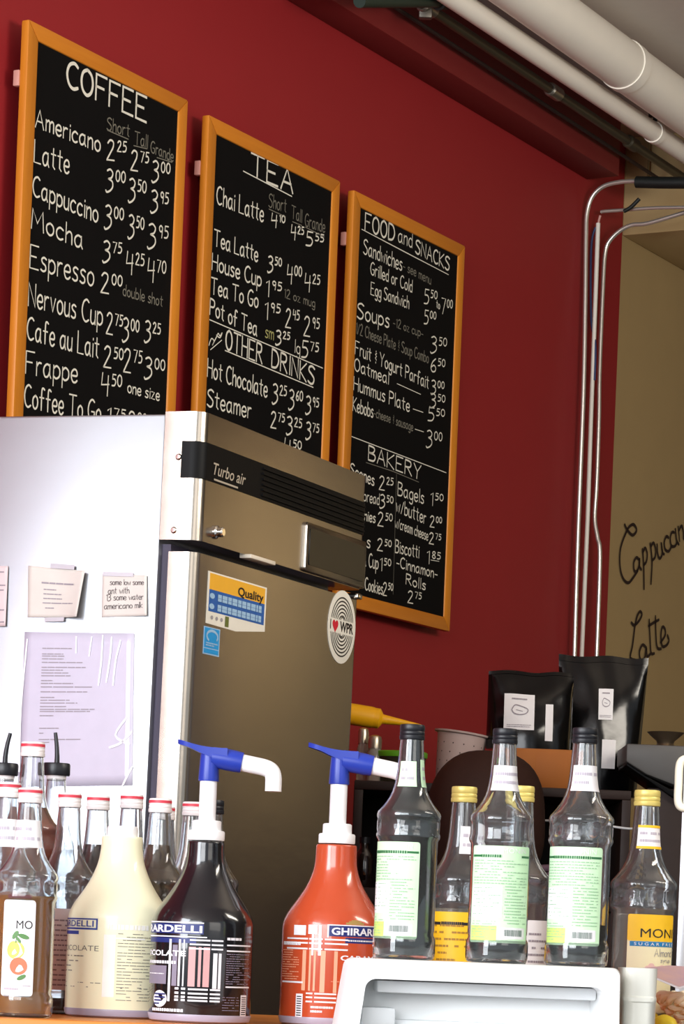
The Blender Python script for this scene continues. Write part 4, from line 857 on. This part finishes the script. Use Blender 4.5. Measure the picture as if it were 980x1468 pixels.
def pump(T, s, z0):
    """two-step collar, stem, blue head with thumb paddle and white spout"""
    mb = MB(); mb.lathe([(0, z0-1), (25.5, z0-1), (26, z0+1), (26, z0+11), (25, z0+13), (21, z0+13.5), (20.8, z0+26), (19, z0+27.5), (0, z0+27.5)], 40, fn=lambda a, z: 1+(.012*math.cos(36*a) if z < z0+12 else 0))
    mb.v = [(x*s, y*s, z*s) for x, y, z in mb.v]; mb.build('pump_collar', M_pumpw, T)
    mb = MB(); mb.lathe([(0, z0+27), (12.3, z0+27), (12.3, z0+88), (0, z0+88)], 30); mb.v = [(x*s, y*s, z*s) for x, y, z in mb.v]; mb.build('pump_stem', M_pumpw, T)
    mb = MB(); mb.lathe([(0, z0+84), (14.2, z0+84), (14.6, z0+86), (13.4, z0+108), (12.5, z0+126), (0, z0+128)], 30, fn=lambda a, z: 1+.02*math.cos(12*a))
    tl = math.radians(-9.0)                                       # the head tips a little towards the spout
    zc = z0+119
    pts = [(4, zc-.5), (20, zc-2.3), (36, zc-4.8), (47, zc-6.6)]
    mb.tube([(x, 0, z) for x, z in pts], [15, 15.5, 15.5, 14.6], 26)
    # paddle: flat scooped plate rising to the left
    n = 14; top = []; bot = []
    for i in range(n+1):
        t = i/n; x = 26-72*t; zt = zc+12.5+11*t-3.5*math.sin(PI*t); w_ = 15.5*(1-.10*t) if t < .72 else 15.5*.93*math.sqrt(max(.02, 1-((t-.72)/.285)**2)); th = 6.5+13*max(0, 1-t/.75)
        top.append((x, w_, zt)); bot.append((x, w_*.92, zt-th))
    vs = []; fs = []
    for A, B in zip(top, bot): vs += [(A[0], -A[1], A[2]), (A[0], 0, A[2]-3.2), (A[0], A[1], A[2]), (B[0], B[1], B[2]), (B[0], -B[1], B[2])]
    for i in range(n):
        for k in range(5):
            j = (k+1) % 5; fs.append((i*5+k, (i+1)*5+k, (i+1)*5+j, i*5+j))
    fs.append((0, 1, 2, 3, 4)); fs.append(tuple(n*5+k for k in (4, 3, 2, 1, 0)))
    mb.add(vs, fs); mb.v = [(x*s, y*s, z*s) for x, y, z in mb.v]; mb.build('pump_head', M_pumpb, T, 45)
    mb = MB(); sp_ = smooth([(44, zc-6.2), (62, zc-9.2), (80, zc-12.5), (89, zc-17), (92.5, zc-25), (93, zc-36), (93, zc-46)], 4)
    n = len(sp_); mb.tube([(p.x, 0, p.y) for p in sp_], [12.4-.6*min(1, i/(n*.7)) for i in range(n)], 26); mb.v = [(x*s, y*s, z*s) for x, y, z in mb.v]; mb.build('pump_spout', M_pumpw, T, 50)
def rect(mb, a0, a1, z0, z1, f, n=None): patch(mb, a0, a1, z0, z1, f, n or max(1, int(abs(a1-a0)/5)))
# cream
T, s, f = jug('sauce_jug', 'cream white chocolate sauce jug with plain white cap', 165, 1461, 4.17, M_cjug, [(r*(1.0 if z < 190 else 1.0+.12*min(1, (z-190)/40)), z) for r, z in JP])
mb = MB(); mb.lathe([(0, 256), (21.5, 256), (22, 258), (22, 271), (20.5, 274), (0, 274)], 40, fn=lambda a, z: 1+.01*math.cos(40*a)); mb.v = [(x*s, y*s, z*s) for x, y, z in mb.v]; mb.build('jug_cap', M_pumpw, T)
mb = MB(); fz = lambda off: f(off)
for a0, a1, z0, z1 in ((-150, -25, 146-8, 148-8), (-150, -25, 132-8, 134.5-8), (-27.5, -25, 132-8, 148-8), (-120, -58, 117, 122)): rect(mb, a0, a1, z0, z1, f(.0005))
mb.build('banner_print', M_nav2, T)
mb = MB(); print_text(mb, 'GHIRARDELLI', -150, -31, 128, 137, f(.0009), 0, .01); mb.build('banner_letters', M_nav2, T)
mb = MB(); print_text(mb, 'CHOCOLATE', -122, -22, 94, 101.5, f(.0006), 0, -.005); fine_print(mb, -95, -46, 62, 90, 4, f(.0006), .2, .7, random.Random(4), .06, .14); fine_print(mb, 5, 78, 24, 122, 22, f(.0006), .2, .8, random.Random(5), .06, .2)
fine_print(mb, -95, 60, 40, 52, 2, f(.0006), .16, .7, random.Random(6), .1, .3); mb.build('jug_print', M_gp, T)
mb = MB(); fine_print(mb, -10, 50, 124, 134, 1, f(.0006), .7, 1, random.Random(2)); rect(mb, -15, 2, 30, 118, f(.0004)); rect(mb, -15, 45, 112, 114, f(.0006)); mb.build('pale_print', M_cwp, T)
# black
def plaid(mb, x0, z0, z1, f, cols, rows, flip=1):
    for a, b in cols: rect(mb, x0+flip*a if flip > 0 else x0-b, x0+b if flip > 0 else x0-a, z0, z1, f)
T, s, f = jug('sauce_jug', 'black chocolate sauce jug with white and blue pump', 285, 1464, 4.08, M_kjug)
pump(T, s, 262)
mb = MB(); rect(mb, -150, 5, 126, 140, f(.0004)); rect(mb, -120, -5, 113, 120, f(.0004)); bn = mb.build('banner', M_navy, T)
mb = MB(); print_text(mb, 'GHIRARDELLI', -146, 3, 127.5, 138, f(.0010), 0, .03); rect(mb, -150, 5, 141, 142.6, f(.0008)); rect(mb, -120, 10, 121, 122.6, f(.0008)); mb.build('banner_letters', M_wp, bn)
mb = MB()
mb.flat([(-76+16*math.cos(t*PI/10), 142+11*math.sin(t*PI/10)) for t in range(11)], lambda a, z: (lambda b: b)(f(.0008)(a, min(z, 143)))) if False else None
print_text(mb, 'CHOCOLATE', -132, -19, 94, 102, f(.0006), 0, .03); fine_print(mb, -110, -34, 82, 88, 1, f(.0006), .7, 1, random.Random(8), .03, .08)
for z in (116.5, 110.5, 104.5): rect(mb, -14, 15, z, z+2.2, f(.0006)); rect(mb, 17, 34, z, z+2.2, f(.0006))
for z in (47, 41, 35.5, 31): rect(mb, -34, -28, z, z+3, f(.0006)); rect(mb, -24, -18, z, z+3, f(.0006)); rect(mb, -14, 14, z, z+2.4, f(.0006)); rect(mb, 17, 32, z, z+2.4, f(.0006))
rect(mb, 20, 26, 50, 100, f(.0006)); rect(mb, 28, 32, 50, 100, f(.0006)); rect(mb, -46, -42, 30, 118, f(.0006)); rect(mb, -30, -27, 52, 118, f(.0006)); rect(mb, -23, -21, 52, 118, f(.0006))
for t in range(1): disc(mb, -62, 33, 15, 12, f(.0006), 20)
fine_print(mb, -80, -20, 14, 21, 1, f(.0006), .6, 1, random.Random(3), .03, .08); fine_print(mb, -110, -30, 66, 71, 1, f(.0006), .25, 1, random.Random(12)); fine_print(mb, 40, 92, 118, 124, 1, f(.0006), .6, 1, random.Random(5), .08, .16)
for z in (111, 103, 52): rect(mb, 40, 92, z, z+2, f(.0006))
rect(mb, 69, 84, 12, 42, f(.0006)); mb.build('jug_print', M_wp, T)
mb = MB(); fine_print(mb, 40, 90, 56, 101, 14, f(.0006), .3, .9, random.Random(7), .05, .15); fine_print(mb, 36, 66, 18, 40, 6, f(.0006), .25, .8, random.Random(8)); rect(mb, -112, -50, 54, 80, f(.0003)); rect(mb, -40, -32, 52, 110, f(.0003)); mb.build('faint_print', M_lil, T)
mb = MB(); rect(mb, -15, -5, 52, 108, f(.0005)); rect(mb, -1, 3, 52, 108, f(.0005)); rect(mb, 6, 15, 52, 108, f(.0005)); mb.build('rose_print', M_rose, T)
mb = MB(); 
for k in range(9): rect(mb, 71, 82, 14+k*3, 14+k*3+1.2, f(.0009))
mb.build('bar_code', M_ink2, T)
mb = MB(); fine_print(mb, -74, -50, 24, 42, 4, f(.0010), .5, 1, random.Random(3)); mb.build('emblem_print', M_navy, T)
# caramel
T, s, f = jug('sauce_jug', 'orange caramel sauce jug with white and blue pump', 472, 1470, 4.185, M_ojug, [(r*(1 if z < 200 else 1+.11*min(1, (z-200)/40)), z) for r, z in JP])
pump(T, s, 262)
mb = MB(); rect(mb, -6, 110, 128, 143, f(.0004)); rect(mb, 18, 80, 119, 126.5, f(.0004)); bn = mb.build('banner', M_navy, T)
mb = MB(); print_text(mb, 'GHIRARDELLI', -2, 106, 130, 140.5, f(.0010), 0, .03); rect(mb, -8, 110, 143, 144.5, f(.0008)); rect(mb, -8, -5.6, 126, 144, f(.0008)); fine_print(mb, 22, 76, 120.5, 124.5, 1, f(.0010), .5, 1, random.Random(4), .03, .08); mb.build('banner_letters', M_wp, bn)
mb = MB(); ff_ = lambda a, z: cyl(71.5*s, .0006)(a*s, z*s); 
for k in range(7):
    rect(mb, 18+k*4, 22+k*4, 145, 147+5*math.sin(PI*(k+.5)/7), ff_)
mb.build('emblem_print', M_gold, T)
mb = MB(); print_text(mb, 'CARAMEL', 12, 84, 94, 101.5, f(.0006), 0, .03); fine_print(mb, 18, 70, 86, 91, 1, f(.0006), .5, 1, random.Random(4)); 
for z in (122, 116, 108): rect(mb, -78, -36, z, z+2.2, f(.0006)); rect(mb, -34, -14, z, z+2.2, f(.0006)); rect(mb, -11, 22, z, z+2.2, f(.0006))
for z in (45, 39.5, 33.5): rect(mb, -36, -26, z, z+2.2, f(.0006)); rect(mb, -23, 8, z, z+2.2, f(.0006))
rect(mb, -36, -22, 130, 143, f(.0006)); rect(mb, -62, -40, 128, 142, f(.0006)); rect(mb, -90, -42, 60, 62.5, f(.0006)); fine_print(mb, -90, -48, 112, 120, 1, f(.0006), .6, 1, random.Random(3)); rect(mb, -53, -41, 12, 45, f(.0006)); fine_print(mb, -28, 6, 18, 30, 2, f(.0006), .5, 1, random.Random(7)); rect(mb, -30, -27, 100, 143, f(.0006)); rect(mb, -20, -16, 100, 143, f(.0006))
mb.build('jug_print', M_wp, T)
mb = MB(); rect(mb, -16, -9, 48, 107, f(.0005)); rect(mb, 3, 8, 48, 107, f(.0005)); rect(mb, -44, -38, 50, 107, f(.0005)); rect(mb, -33, -30, 50, 107, f(.0005)); rect(mb, -26, -23, 50, 107, f(.0005)); fine_print(mb, -92, -50, 64, 108, 13, f(.0006), .32, .9, random.Random(9), .06, .2); fine_print(mb, 0, 40, 62, 66, 1, f(.0006), .2, 1); mb.build('faint_print', M_opr, T)
mb = MB()
for k in range(9): rect(mb, -51, -43, 14+k*3.3, 14+k*3.3+1.4, f(.0009))
mb.build('bar_code', M_ink2, T)
# ------------------------------------------------------------------ right front: pale bin, basket, leaflet, lemons
M_frost = mat('frosted plastic', (214, 214, 204), .35, var=.03)
q = at(897, 1387, 3.86); zt = q.z-.901; wv = at(943, 1387, 3.86).x-q.x
tb_ = thing('storage_tub', 'pale frosted plastic tub beside the right end of the white bin', 'tub', (q.x, q.y, .901), 0)
mb = MB(); A = rrect(0, wv, 0, .12, .012, 4); n = len(A)
def ring(k, z): return [(wv/2+(x-wv/2)*k,   .06+(y-.06)*k, z) for x, y in A]
Ls = [ring(.94, 0), ring(1.0, zt-.045), ring(1.03, zt-.043), ring(1.03, zt-.038), ring(1.0, zt-.036), ring(1.02, zt), ring(.95, zt), ring(.93, .006)]
mb.add([p for r_ in Ls for p in r_], [(i*n+k, i*n+(k+1) % n, (i+1)*n+(k+1) % n, (i+1)*n+k) for i in range(len(Ls)-1) for k in range(n)]+[tuple(range(n))[::-1], tuple((len(Ls)-1)*n+k for k in range(n))]); mb.build('tub_shell', M_frost, tb_, 40)
M_wick = mat('cream wicker', (250, 238, 212), .6, var=.10, scale=60)
bk = ground(1100, CZ, 4.19)
B = thing('wicker_basket', 'cream woven wicker basket at the lower right corner', 'basket', (bk.x, bk.y, CZ+.0035), .2)
BR = .150; BHt = .050
def bas(k, i_, n_=26, rows=9):
    pts = []; z = BHt*(i_+.5)/rows; r = BR*(.68+.32*((i_+.5)/rows)**.8)
    for j in range(n_*4+1):
        a = 2*PI*j/(n_*4); o_ = .0042*math.sin(a*n_/2+(PI if i_ % 2 else 0)); pts.append(((r+o_)*math.cos(a), (r+o_)*math.sin(a), z+.0016*math.sin(a*n_/2*2)))
    return pts
mb = MB()
for i in range(9): mb.tube(bas(0, i), .0045, 8, False)
mb.build('weave', M_wick, B)
mb = MB()
for j in range(26):
    a = 2*PI*(j+.5)/26; mb.tube([(BR*.68*math.cos(a), BR*.68*math.sin(a), .002), (BR*.9*math.cos(a), BR*.9*math.sin(a), BHt*.5), (BR*math.cos(a), BR*math.sin(a), BHt)], .0032, 6)
mb.build('stakes', M_wick, B)
MB().lathe([(0, .001), (BR*.70, .001), (BR*.70, .006), (0, .006)], 30).build('basket_floor', M_wick, B)
mb = MB()
for ph in (0, PI):
    mb.tube([((BR+.004*math.cos(18*a+ph))*math.cos(a), (BR+.004*math.cos(18*a+ph))*math.sin(a), BHt+.004+.005*math.sin(18*a+ph)) for a in [2*PI*k/180 for k in range(181)]], .0055, 8, False)
mb.build('rim', M_wick, B)
M_leaf1 = mat('printed leaflet', (226, 184, 160), .5, scale=22, col2=(170, 146, 186)); M_lfb = mat('pale leaflet border', (226, 222, 230), .5)
P4 = [(905, 1392), (952, 1388), (1010, 1392), (972, 1421)]
lz = CZ+BHt+.020
def onz(px, py):
    a, b = ray(px, py); Y = 4.4; return at(px, py, Y)
o1 = at(906, 1393, 4.09); o2 = at(958, 1388, 4.21); o3 = at(1055, 1394, 4.25); o4 = at(973, 1421, 4.07)
lf = thing('leaflet', 'printed leaflet lying across the wicker basket rim', 'leaflet', (bk.x-.13, bk.y, lz), 0)
rel = [Vector((p.x-(bk.x-.13), p.y-bk.y, p.z-lz+.004)) for p in (o1, o2, o3, o4)]
mb = MB(); mb.add([tuple(p) for p in rel]+[(p.x, p.y, p.z-.0012) for p in rel], [(0, 3, 2, 1), (4, 5, 6, 7), (0, 1, 5, 4), (1, 2, 6, 5), (2, 3, 7, 6), (3, 0, 4, 7)], False); mb.build('sheet', M_lfb, lf)
c_ = sum(rel, Vector())/4; inn = [c_+(p-c_)*.94+Vector((0, 0, .0006)) for p in rel]
MB().add([tuple(p) for p in inn], [(0, 3, 2, 1)], False).build('picture_print', M_leaf1, lf)
M_lem = mat('lemon rind', (226, 198, 40), .45, bump=.3, scale=160)
def lemon(px, py, D, r, rot, lab):
    p = at(px, py, D); t = tag(MB().lathe([(0, -1.35*r), (.18*r, -1.3*r), (.3*r, -1.15*r), (.75*r, -.75*r), (.98*r, -.2*r), (.98*r, .25*r), (.72*r, .8*r), (.3*r, 1.15*r), (.16*r, 1.25*r), (0, 1.28*r)], 26).build('lemon', M_lem), lab, 'lemon', 'lemons between tub and basket'); t.location = p; t.rotation_euler = rot; return t
l1 = lemon(926, 1430, 4.13, .020, (0, 1.4, .5), 'small lemon lying under the leaflet corner beside the tub'); l1.location.z = CZ+.0205
l2 = lemon(952, 1450, 4.055, .018, (1.3, .3, .4), 'lemon lying against the wicker basket front'); l2.location.z = CZ+.0185
# ------------------------------------------------------------------ glass door cooler at the right edge
M_alu = mat('grey aluminium frame', (186, 188, 192), .35, metal=.6); M_glassd = mat('dark door glass', (24, 26, 28), .06, coat=.5); M_hand = mat('cream handle plastic', (238, 234, 212), .4)
dq = ground(966.5, 1.2, 5.02)
co = thing('glass_door_cooler', 'tall cooler with grey frame and cream pull handle at the right picture edge', 'cooler', (dq.x, dq.y, 0), math.radians(-8))
MB().box(0, .62, .05, .62, .0, 2.02, .004).build('cooler_body', mat('grey cooler body', (150, 152, 156), .5), co)
for x0, x1, z0, z1 in ((0, .016, .1, 2.0), (.604, .62, .1, 2.0)): MB().box(x0, x1, 0, .05, z0, z1, .002).build('door_stile', M_alu, co)
for z0, z1 in ((.1, .16), (1.94, 2.0)): MB().box(.016, .604, 0, .05, z0, z1, .002).build('door_rail', M_alu, co)
MB().box(.016, .604, .012, .045, .16, 1.94).build('door_glass', M_glassd, co)
zc1 = at(966, 1086, 5.0).z; zc2 = at(966, 1158, 5.0).z
for x_ in (-.006,):
    pts = smooth([(.018, -.006, zc1), (.006, -.006, zc1), (-.004, -.006, zc1-.004), (-.0075, -.006, zc1-.016), (-.0075, -.006, (zc1+zc2)/2), (-.0075, -.006, zc2+.016), (-.004, -.006, zc2+.004), (.006, -.006, zc2), (.018, -.006, zc2)], 4)
    MB().tube(pts, .0068, 12).build('pull_handle', M_hand, co)
# ------------------------------------------------------------------ the back shelf and what stands on it
M_sh = mat('dark brown shelf wood', (44, 26, 20), .55, var=.2, scale=8, stretch=(1, 6, 6))
SD = 6.5
sq = at(508, 1118, SD); ST = sq.z; se = at(905, 1132, SD)
SW = se.x-sq.x
sh = thing('back_shelf', 'dark brown shelf unit behind the bottles against the red wall', 'shelf', (sq.x, SD, 0), 0)
def shb(x0, x1, y0, y1, z0, z1, nm): MB().box(x0, x1, y0, y1, z0, z1, .002).build(nm, M_sh, sh)
ZM = ST-.24
shb(0, SW, 0, .36, ST-.02, ST, 'shelf_board'); bcx = thing('back_counter', 'dark low counter carrying the dark shelf unit behind the bottles', 'counter', (sq.x, SD, 0), 0)
MB().box(0, SW, -.42, .36, ZM-.03, ZM-.0004, .002).build('counter_top', M_sh, bcx)
shb(0, .02, 0, .36, ZM, ST-.02, 'side_panel'); shb(SW-.02, SW, 0, .36, ZM, ST-.02, 'side_panel'); shb(.02, SW-.02, .34, .355, ZM, ST-.02, 'back_panel')
shb(SW*.55, SW*.55+.018, .01, .34, ZM, ST-.02, 'divider'); MB().box(0, SW, -.40, .34, 0, ZM-.03, .002).build('cabinet', M_sh, bcx)
# sack
M_sack = mat('dark brown sack cloth', (62, 34, 24), .75, var=.15, scale=60, bump=.3)
sk = at(692, 1262, 6.28)
mb = MB(); prof = []
for k in range(25):
    a = -PI/2+PI*k/24; ca, sa = math.cos(a), math.sin(a); prof.append((.125*abs(ca)**.75, .150+.150*math.copysign(abs(sa)**.85, sa)))
prof[0] = (0, 0); prof[-1] = (0, .300)
mb.lathe(prof, 44, fn=lambda a, z: 1+.02*math.cos(7*a+z*20)+.015*math.cos(3*a)); mb.v = [(x, y*.8, z) for x, y, z in mb.v]
so = mb.build('brown_sack', M_sack); so.location = (sk.x, 6.28, ZM+.0); tag(so, 'big round dark brown sack between two green label bottles', 'sack')
sk_top = 0.30
# strainer cup
M_cup = mat('greyish pink plastic', (196, 172, 166), .55, var=.05)
cp = ground(651, ST, 6.66)
t = thing('strainer_cup', 'greyish pink plastic strainer cup standing behind the brown sack', 'cup', (cp.x, 6.66, ST), 0); hc = .118
t.rotation_euler = (0, math.radians(7), 0); t.location.z = ST+.005
MB().lathe([(0, 0), (.040, 0), (.044, .004), (.056, hc-.006), (.063, hc-.004), (.064, hc), (.058, hc), (.054, hc-.010), (.041, .008), (0, .006)], 40).build('cup_shell', M_cup, t)
mb = MB()
for j in range(14):
    for i in range(4):
        a = 2*PI*j/14+.1*i; z = .03+.02*i; r = .044+.012*(z/hc)+.0006
        mb.add([((r)*math.cos(a+da), r*math.sin(a+da), z+dz) for da, dz in ((-.035, 0), (0, -.002), (.035, 0), (0, .002))], [(0, 1, 2, 3)], False)
mb.build('strainer_holes', mat('dark hole', (60, 46, 44), .8), t)
# yellow squeeze bottle lying on the glass jars
M_sqz = mat('yellow squeeze plastic', (248, 182, 22), .4, var=.04)
M_jar = mat('shaker glass', (212, 208, 196), .08, trans=.6, var=.03); M_lid = mat('shaker metal', (188, 176, 156), .3, metal=.9)
jz = []
for px, top, lab in ((518, 1043, 'small glass shaker right beside the fridge under the yellow bottle'), (535, 1054, 'shorter glass shaker right of the first shaker')):
    g = ground(px, ST, 6.62 if px == 518 else 6.58); hh = at(px, top, g.y).z-ST
    t = thing('glass_shaker', lab, 'shaker', g, 0, 'glass shakers on the back shelf'); r = .013 if px == 518 else .0165
    MB().lathe([(0, 0), (r*.95, 0), (r, .003), (r, hh*.62), (r*.8, hh*.70), (r*.8, hh*.72), (0, hh*.72)], 24, fn=lambda a, z: 1+.03*math.cos(8*a)).build('jar', M_jar, t)
    MB().lathe([(0, hh*.72), (r*.9, hh*.72), (r*.92, hh*.9), (r*.8, hh*.97), (r*.4, hh), (0, hh)], 24).build('lid', M_lid, t); jz.append(ST+hh)
a = at(505, 1024, 6.66); b = at(603, 1040, 6.66)
dv = (b-a); L = dv.length
t = thing('squeeze_bottle', 'yellow squeeze bottle lying with its nozzle pointing right, by the fridge', 'bottle', a); t.rotation_euler = dv.to_track_quat('Z', 'Y').to_euler()
MB().lathe([(0, -.10), (.020, -.10), (.024, -.094), (.024, .040), (.023, .048), (.0, .048)], 28).build('bottle_body', M_sqz, t)
MB().lathe([(0, .046), (.0225, .046), (.0225, .060), (.017, .064), (.011, .068), (.0025, L), (0, L)], 24).build('nozzle', M_sqz, t)
zlow = t.location.z
# green lidded tub
M_gl = mat('lime green lid', (104, 176, 36), .4); M_dt = mat('dark clear tub', (70, 66, 50), .2, trans=.3)
g = ground(572, ST, 6.60); hh = at(572, 1078, 6.60).z-ST
t = thing('food_tub', 'dark plastic tub with lime green lid behind the first green label bottle', 'tub', g, 0)
MB().lathe([(0, 0), (.045, 0), (.050, .004), (.057, hh-.012), (0, hh-.012)], 36).build('tub_body', M_dt, t)
MB().lathe([(0, hh-.013), (.059, hh-.013), (.060, hh-.010), (.060, hh-.002), (.057, hh), (.052, hh-.003), (0, hh-.003)], 36).build('tub_lid', M_gl, t)
# orange carton and two black coffee bags
M_cart = mat('orange brown carton', (172, 98, 26), .6, var=.06); M_foil = mat('black foil bag', (6, 6, 7), .16, var=.2, scale=9, coat=.0, bump=.7, spec=.4)
bx = at(740, 1072, 6.56); by = at(822, 1113, 6.56)
ct = thing('carton', 'flat orange brown carton under the left black coffee bag', 'carton', (bx.x, 6.56, ST), 0)
cw = by.x-bx.x; chh = bx.z-ST
MB().box(0, cw, 0, .16, 0, chh, .002).build('carton_body', M_cart, ct)
MB().box(-.0004, cw*.34, -.0012, .001, .001, chh-.001, .0004).build('carton_flap', M_cart, ct)
def coffee_bag(label, x0, x1, ytop, ybot, D, zbase, labels, depth, skew=0.0, seed=1):
    p = at((x0+x1)/2, ybot, D); hh = at((x0+x1)/2, ytop, D).z-zbase; wd = (x1-x0)*D/F; R = random.Random(seed)
    T = thing('coffee_bag', label, 'bag', (p.x, D, zbase), 0, 'black coffee bags on the back shelf')
    n, m = 22, 24; vs = []; fs = []
    def pt(u, v, side):                                            # u 0..1 across, v 0..1 up
        wv_ = 1-.16*(1-v)*skew; x = (u-.5)*wd*wv_+skew*.10*wd*(v-1)*-.0
        th = depth*.5*(1-v**2.2)*max(0.0, math.sin(PI*u))**.45+.0016
        cre = .0030*math.sin(u*19+v*7+seed)*(.4+.4*v)+.0028*math.sin(u*7-v*15+seed*2)*(1-.6*v)
        z = hh*v-.0022*math.sin(u*11+seed)*v*v
        return (x, side*th+cre*(.8 if 0 < u < 1 else .4)*v, max(0, z))
    for side in (-1, 1):
        for j in range(m+1):
            for i in range(n+1): vs.append(pt(i/n, j/m, side))
    N = (n+1)*(m+1)
    for s_ in (0, 1):
        for j in range(m):
            for i in range(n):
                k = s_*N+j*(n+1)+i; q_ = (k, k+1, k+n+2, k+n+1); fs.append(q_ if s_ == 0 else q_[::-1])
    for j in range(m):
        for i in (0, n):
            k = j*(n+1)+i; q_ = (k, k+n+1, N+k+n+1, N+k); fs.append(q_ if i == 0 else q_[::-1])
    for i in range(n):
        for j in (0, m):
            k = j*(n+1)+i; q_ = (k, k+1, N+k+1, N+k); fs.append(q_[::-1] if j == 0 else q_)
    mb = MB(); mb.add(vs, fs); mb.build('bag_body', M_foil, T, 60)
    mb = MB()
    for i in range(n):
        for v0, v1 in ((.955, .975),): mb.add([tuple(Vector(pt(u, v, -1))+Vector((0, -.0012, 0))) for u, v in ((i/n, v0), ((i+1)/n, v0), ((i+1)/n, v1), (i/n, v1))], [(0, 1, 2, 3)])
    mb.build('seal_strip', M_foil, T)
    for (lx0, lx1, ly0, ly1, art) in labels:
        u0 = (lx0-x0)/(x1-x0); u1 = (lx1-x0)/(x1-x0); v1 = (ybot-ly0)/(ybot-ytop); v0 = (ybot-ly1)/(ybot-ytop)
        fl = lambda off: (lambda u, v: tuple(Vector(pt(u0+(u1-u0)*u, v0+(v1-v0)*v, -1))+Vector((0, -off, 0))))
        mb = MB(); k = 6
        for i in range(k):
            for j in range(k): mb.flat([(i/k, j/k), ((i+1)/k, j/k), ((i+1)/k, (j+1)/k), (i/k, (j+1)/k)], fl(.0016))
        L = mb.build('bag_label', M_lw, T)
        if art:
            mb = MB(); fine_print(mb, .25, .75, .82, .9, 1, fl(.0028), .5, 1, random.Random(2)); fine_print(mb, .1, .9, .06, .16, 2, fl(.0028), .35, 1, random.Random(4))
            mb.ribbon(smooth([(.25, .55), (.35, .68), (.55, .66), (.78, .58), (.72, .46), (.5, .42), (.32, .46), (.25, .55)], 4), .015, fl(.0028)); mb.ribbon([(.4, .55), (.6, .52)], .012, fl(.0028)); mb.build('label_print', M_ptxt, L)
    return T
coffee_bag('black foil coffee bag with square white label on the orange carton', 696, 818, 963, 1072, 6.64, ST+chh+.0005, [(719, 762, 996, 1046, True), (778, 789, 1009, 1060, False)], .10, 0, 2)
coffee_bag('larger black foil coffee bag with narrow white labels, right of the carton', 793, 922, 941, 1126, 6.80, ST+.0005, [(851, 873, 985, 1026, True), (858, 880, 1052, 1090, False)], .09, 1.0, 5)
# grey scale with metal bowl
M_gry = mat('grey enamel', (92, 90, 88), .5, var=.06)
g0 = at(898, 1066, 6.50); g1 = at(1000, 1066, 6.50); gh = g0.z-ST; gwd = g1.x-g0.x
gb = thing('grey_machine', 'grey wedge shaped machine right of the black coffee bags', 'machine', (g0.x, 6.50, ST), 0)
# its own stand, so it does not hang past the shelf
MB().prism([(.0, gh), (gwd, gh), (gwd, gh*.0), (.30*gwd, gh*.36), (.0, gh*.62)], 0, .22, .004).build('machine_body', M_gry, gb)
MB().box(.05, gwd, .03, .20, -ST, gh*.10, .004).build('machine_stand', M_sh, gb)
MB().prism([(.002, gh*.60), (.31*gwd, gh*.33), (gwd, -.02), (gwd, -.04), (.29*gwd, gh*.28), (.002, gh*.54)], .01, .20, .002).build('machine_tray', M_black, gb)
mw = ground(953, ST+gh, 6.60)
bw = thing('metal_bowl', 'small metal bowl on the grey machine', 'bowl', (mw.x, 6.60, ST+gh), 0)
MB().lathe([(0, 0), (.020, 0), (.022, .004), (.018, .010), (.020, .016), (.034, .028), (.040, .034), (.041, .035), (.038, .0352), (.030, .028), (.016, .018), (0, .016)], 34).build('bowl_shell', mat('bronze metal', (140, 124, 104), .3, metal=.9), bw)
# white cable and small things in the clutter
tag(MB().tube(smooth([at(752, 1172, 6.40), at(775, 1176, 6.40), at(820, 1178, 6.40), at(870, 1184, 6.40), at(905, 1188, 6.40), at(925, 1184, 6.44)], 6), .0024, 8).build('white_cable', M_pumpw), 'thin white cable hanging across the dark shelf behind the bottles', 'cable')
M_cloth = mat('mauve cloth', (112, 84, 96), .85, var=.2, scale=60)
cz_ = at(778, 1262, 6.2); mb = MB()
for k in range(5):
    n = 12; z = .006+.012*k; mb.tube([(-.06+.12*i/n, .002*math.sin(i*1.7+k), z+.003*math.sin(i*.9+k*2)) for i in range(n+1)], .0075, 10)
cl_ = mb.build('folded_cloth', M_cloth); cl_.location = (cz_.x, 6.2, ZM); tag(cl_, 'folded mauve cloth behind the bottle gap in the middle', 'cloth')
M_db = mat('dark brown glass', (28, 16, 12), .08, coat=.6)
g = ground(520, ZM, 6.14); t = thing('small_dark_bottle', 'small dark glossy bottle between the orange jug and the first green label bottle', 'bottle', g, 0)
hb = max(.08, at(520, 1200, 6.14).z-ZM)
MB().lathe([(0, 0), (.018, 0), (.020, .003), (.020, hb*.55), (.016, hb*.68), (.009, hb*.78), (.009, hb*.9), (0, hb*.9)], 28).build('bottle_glass', M_db, t)
MB().lathe([(0, hb*.88), (.011, hb*.88), (.011, hb), (0, hb)], 20).build('bottle_cap', M_capk, t)
bpy.context.view_layer.update()
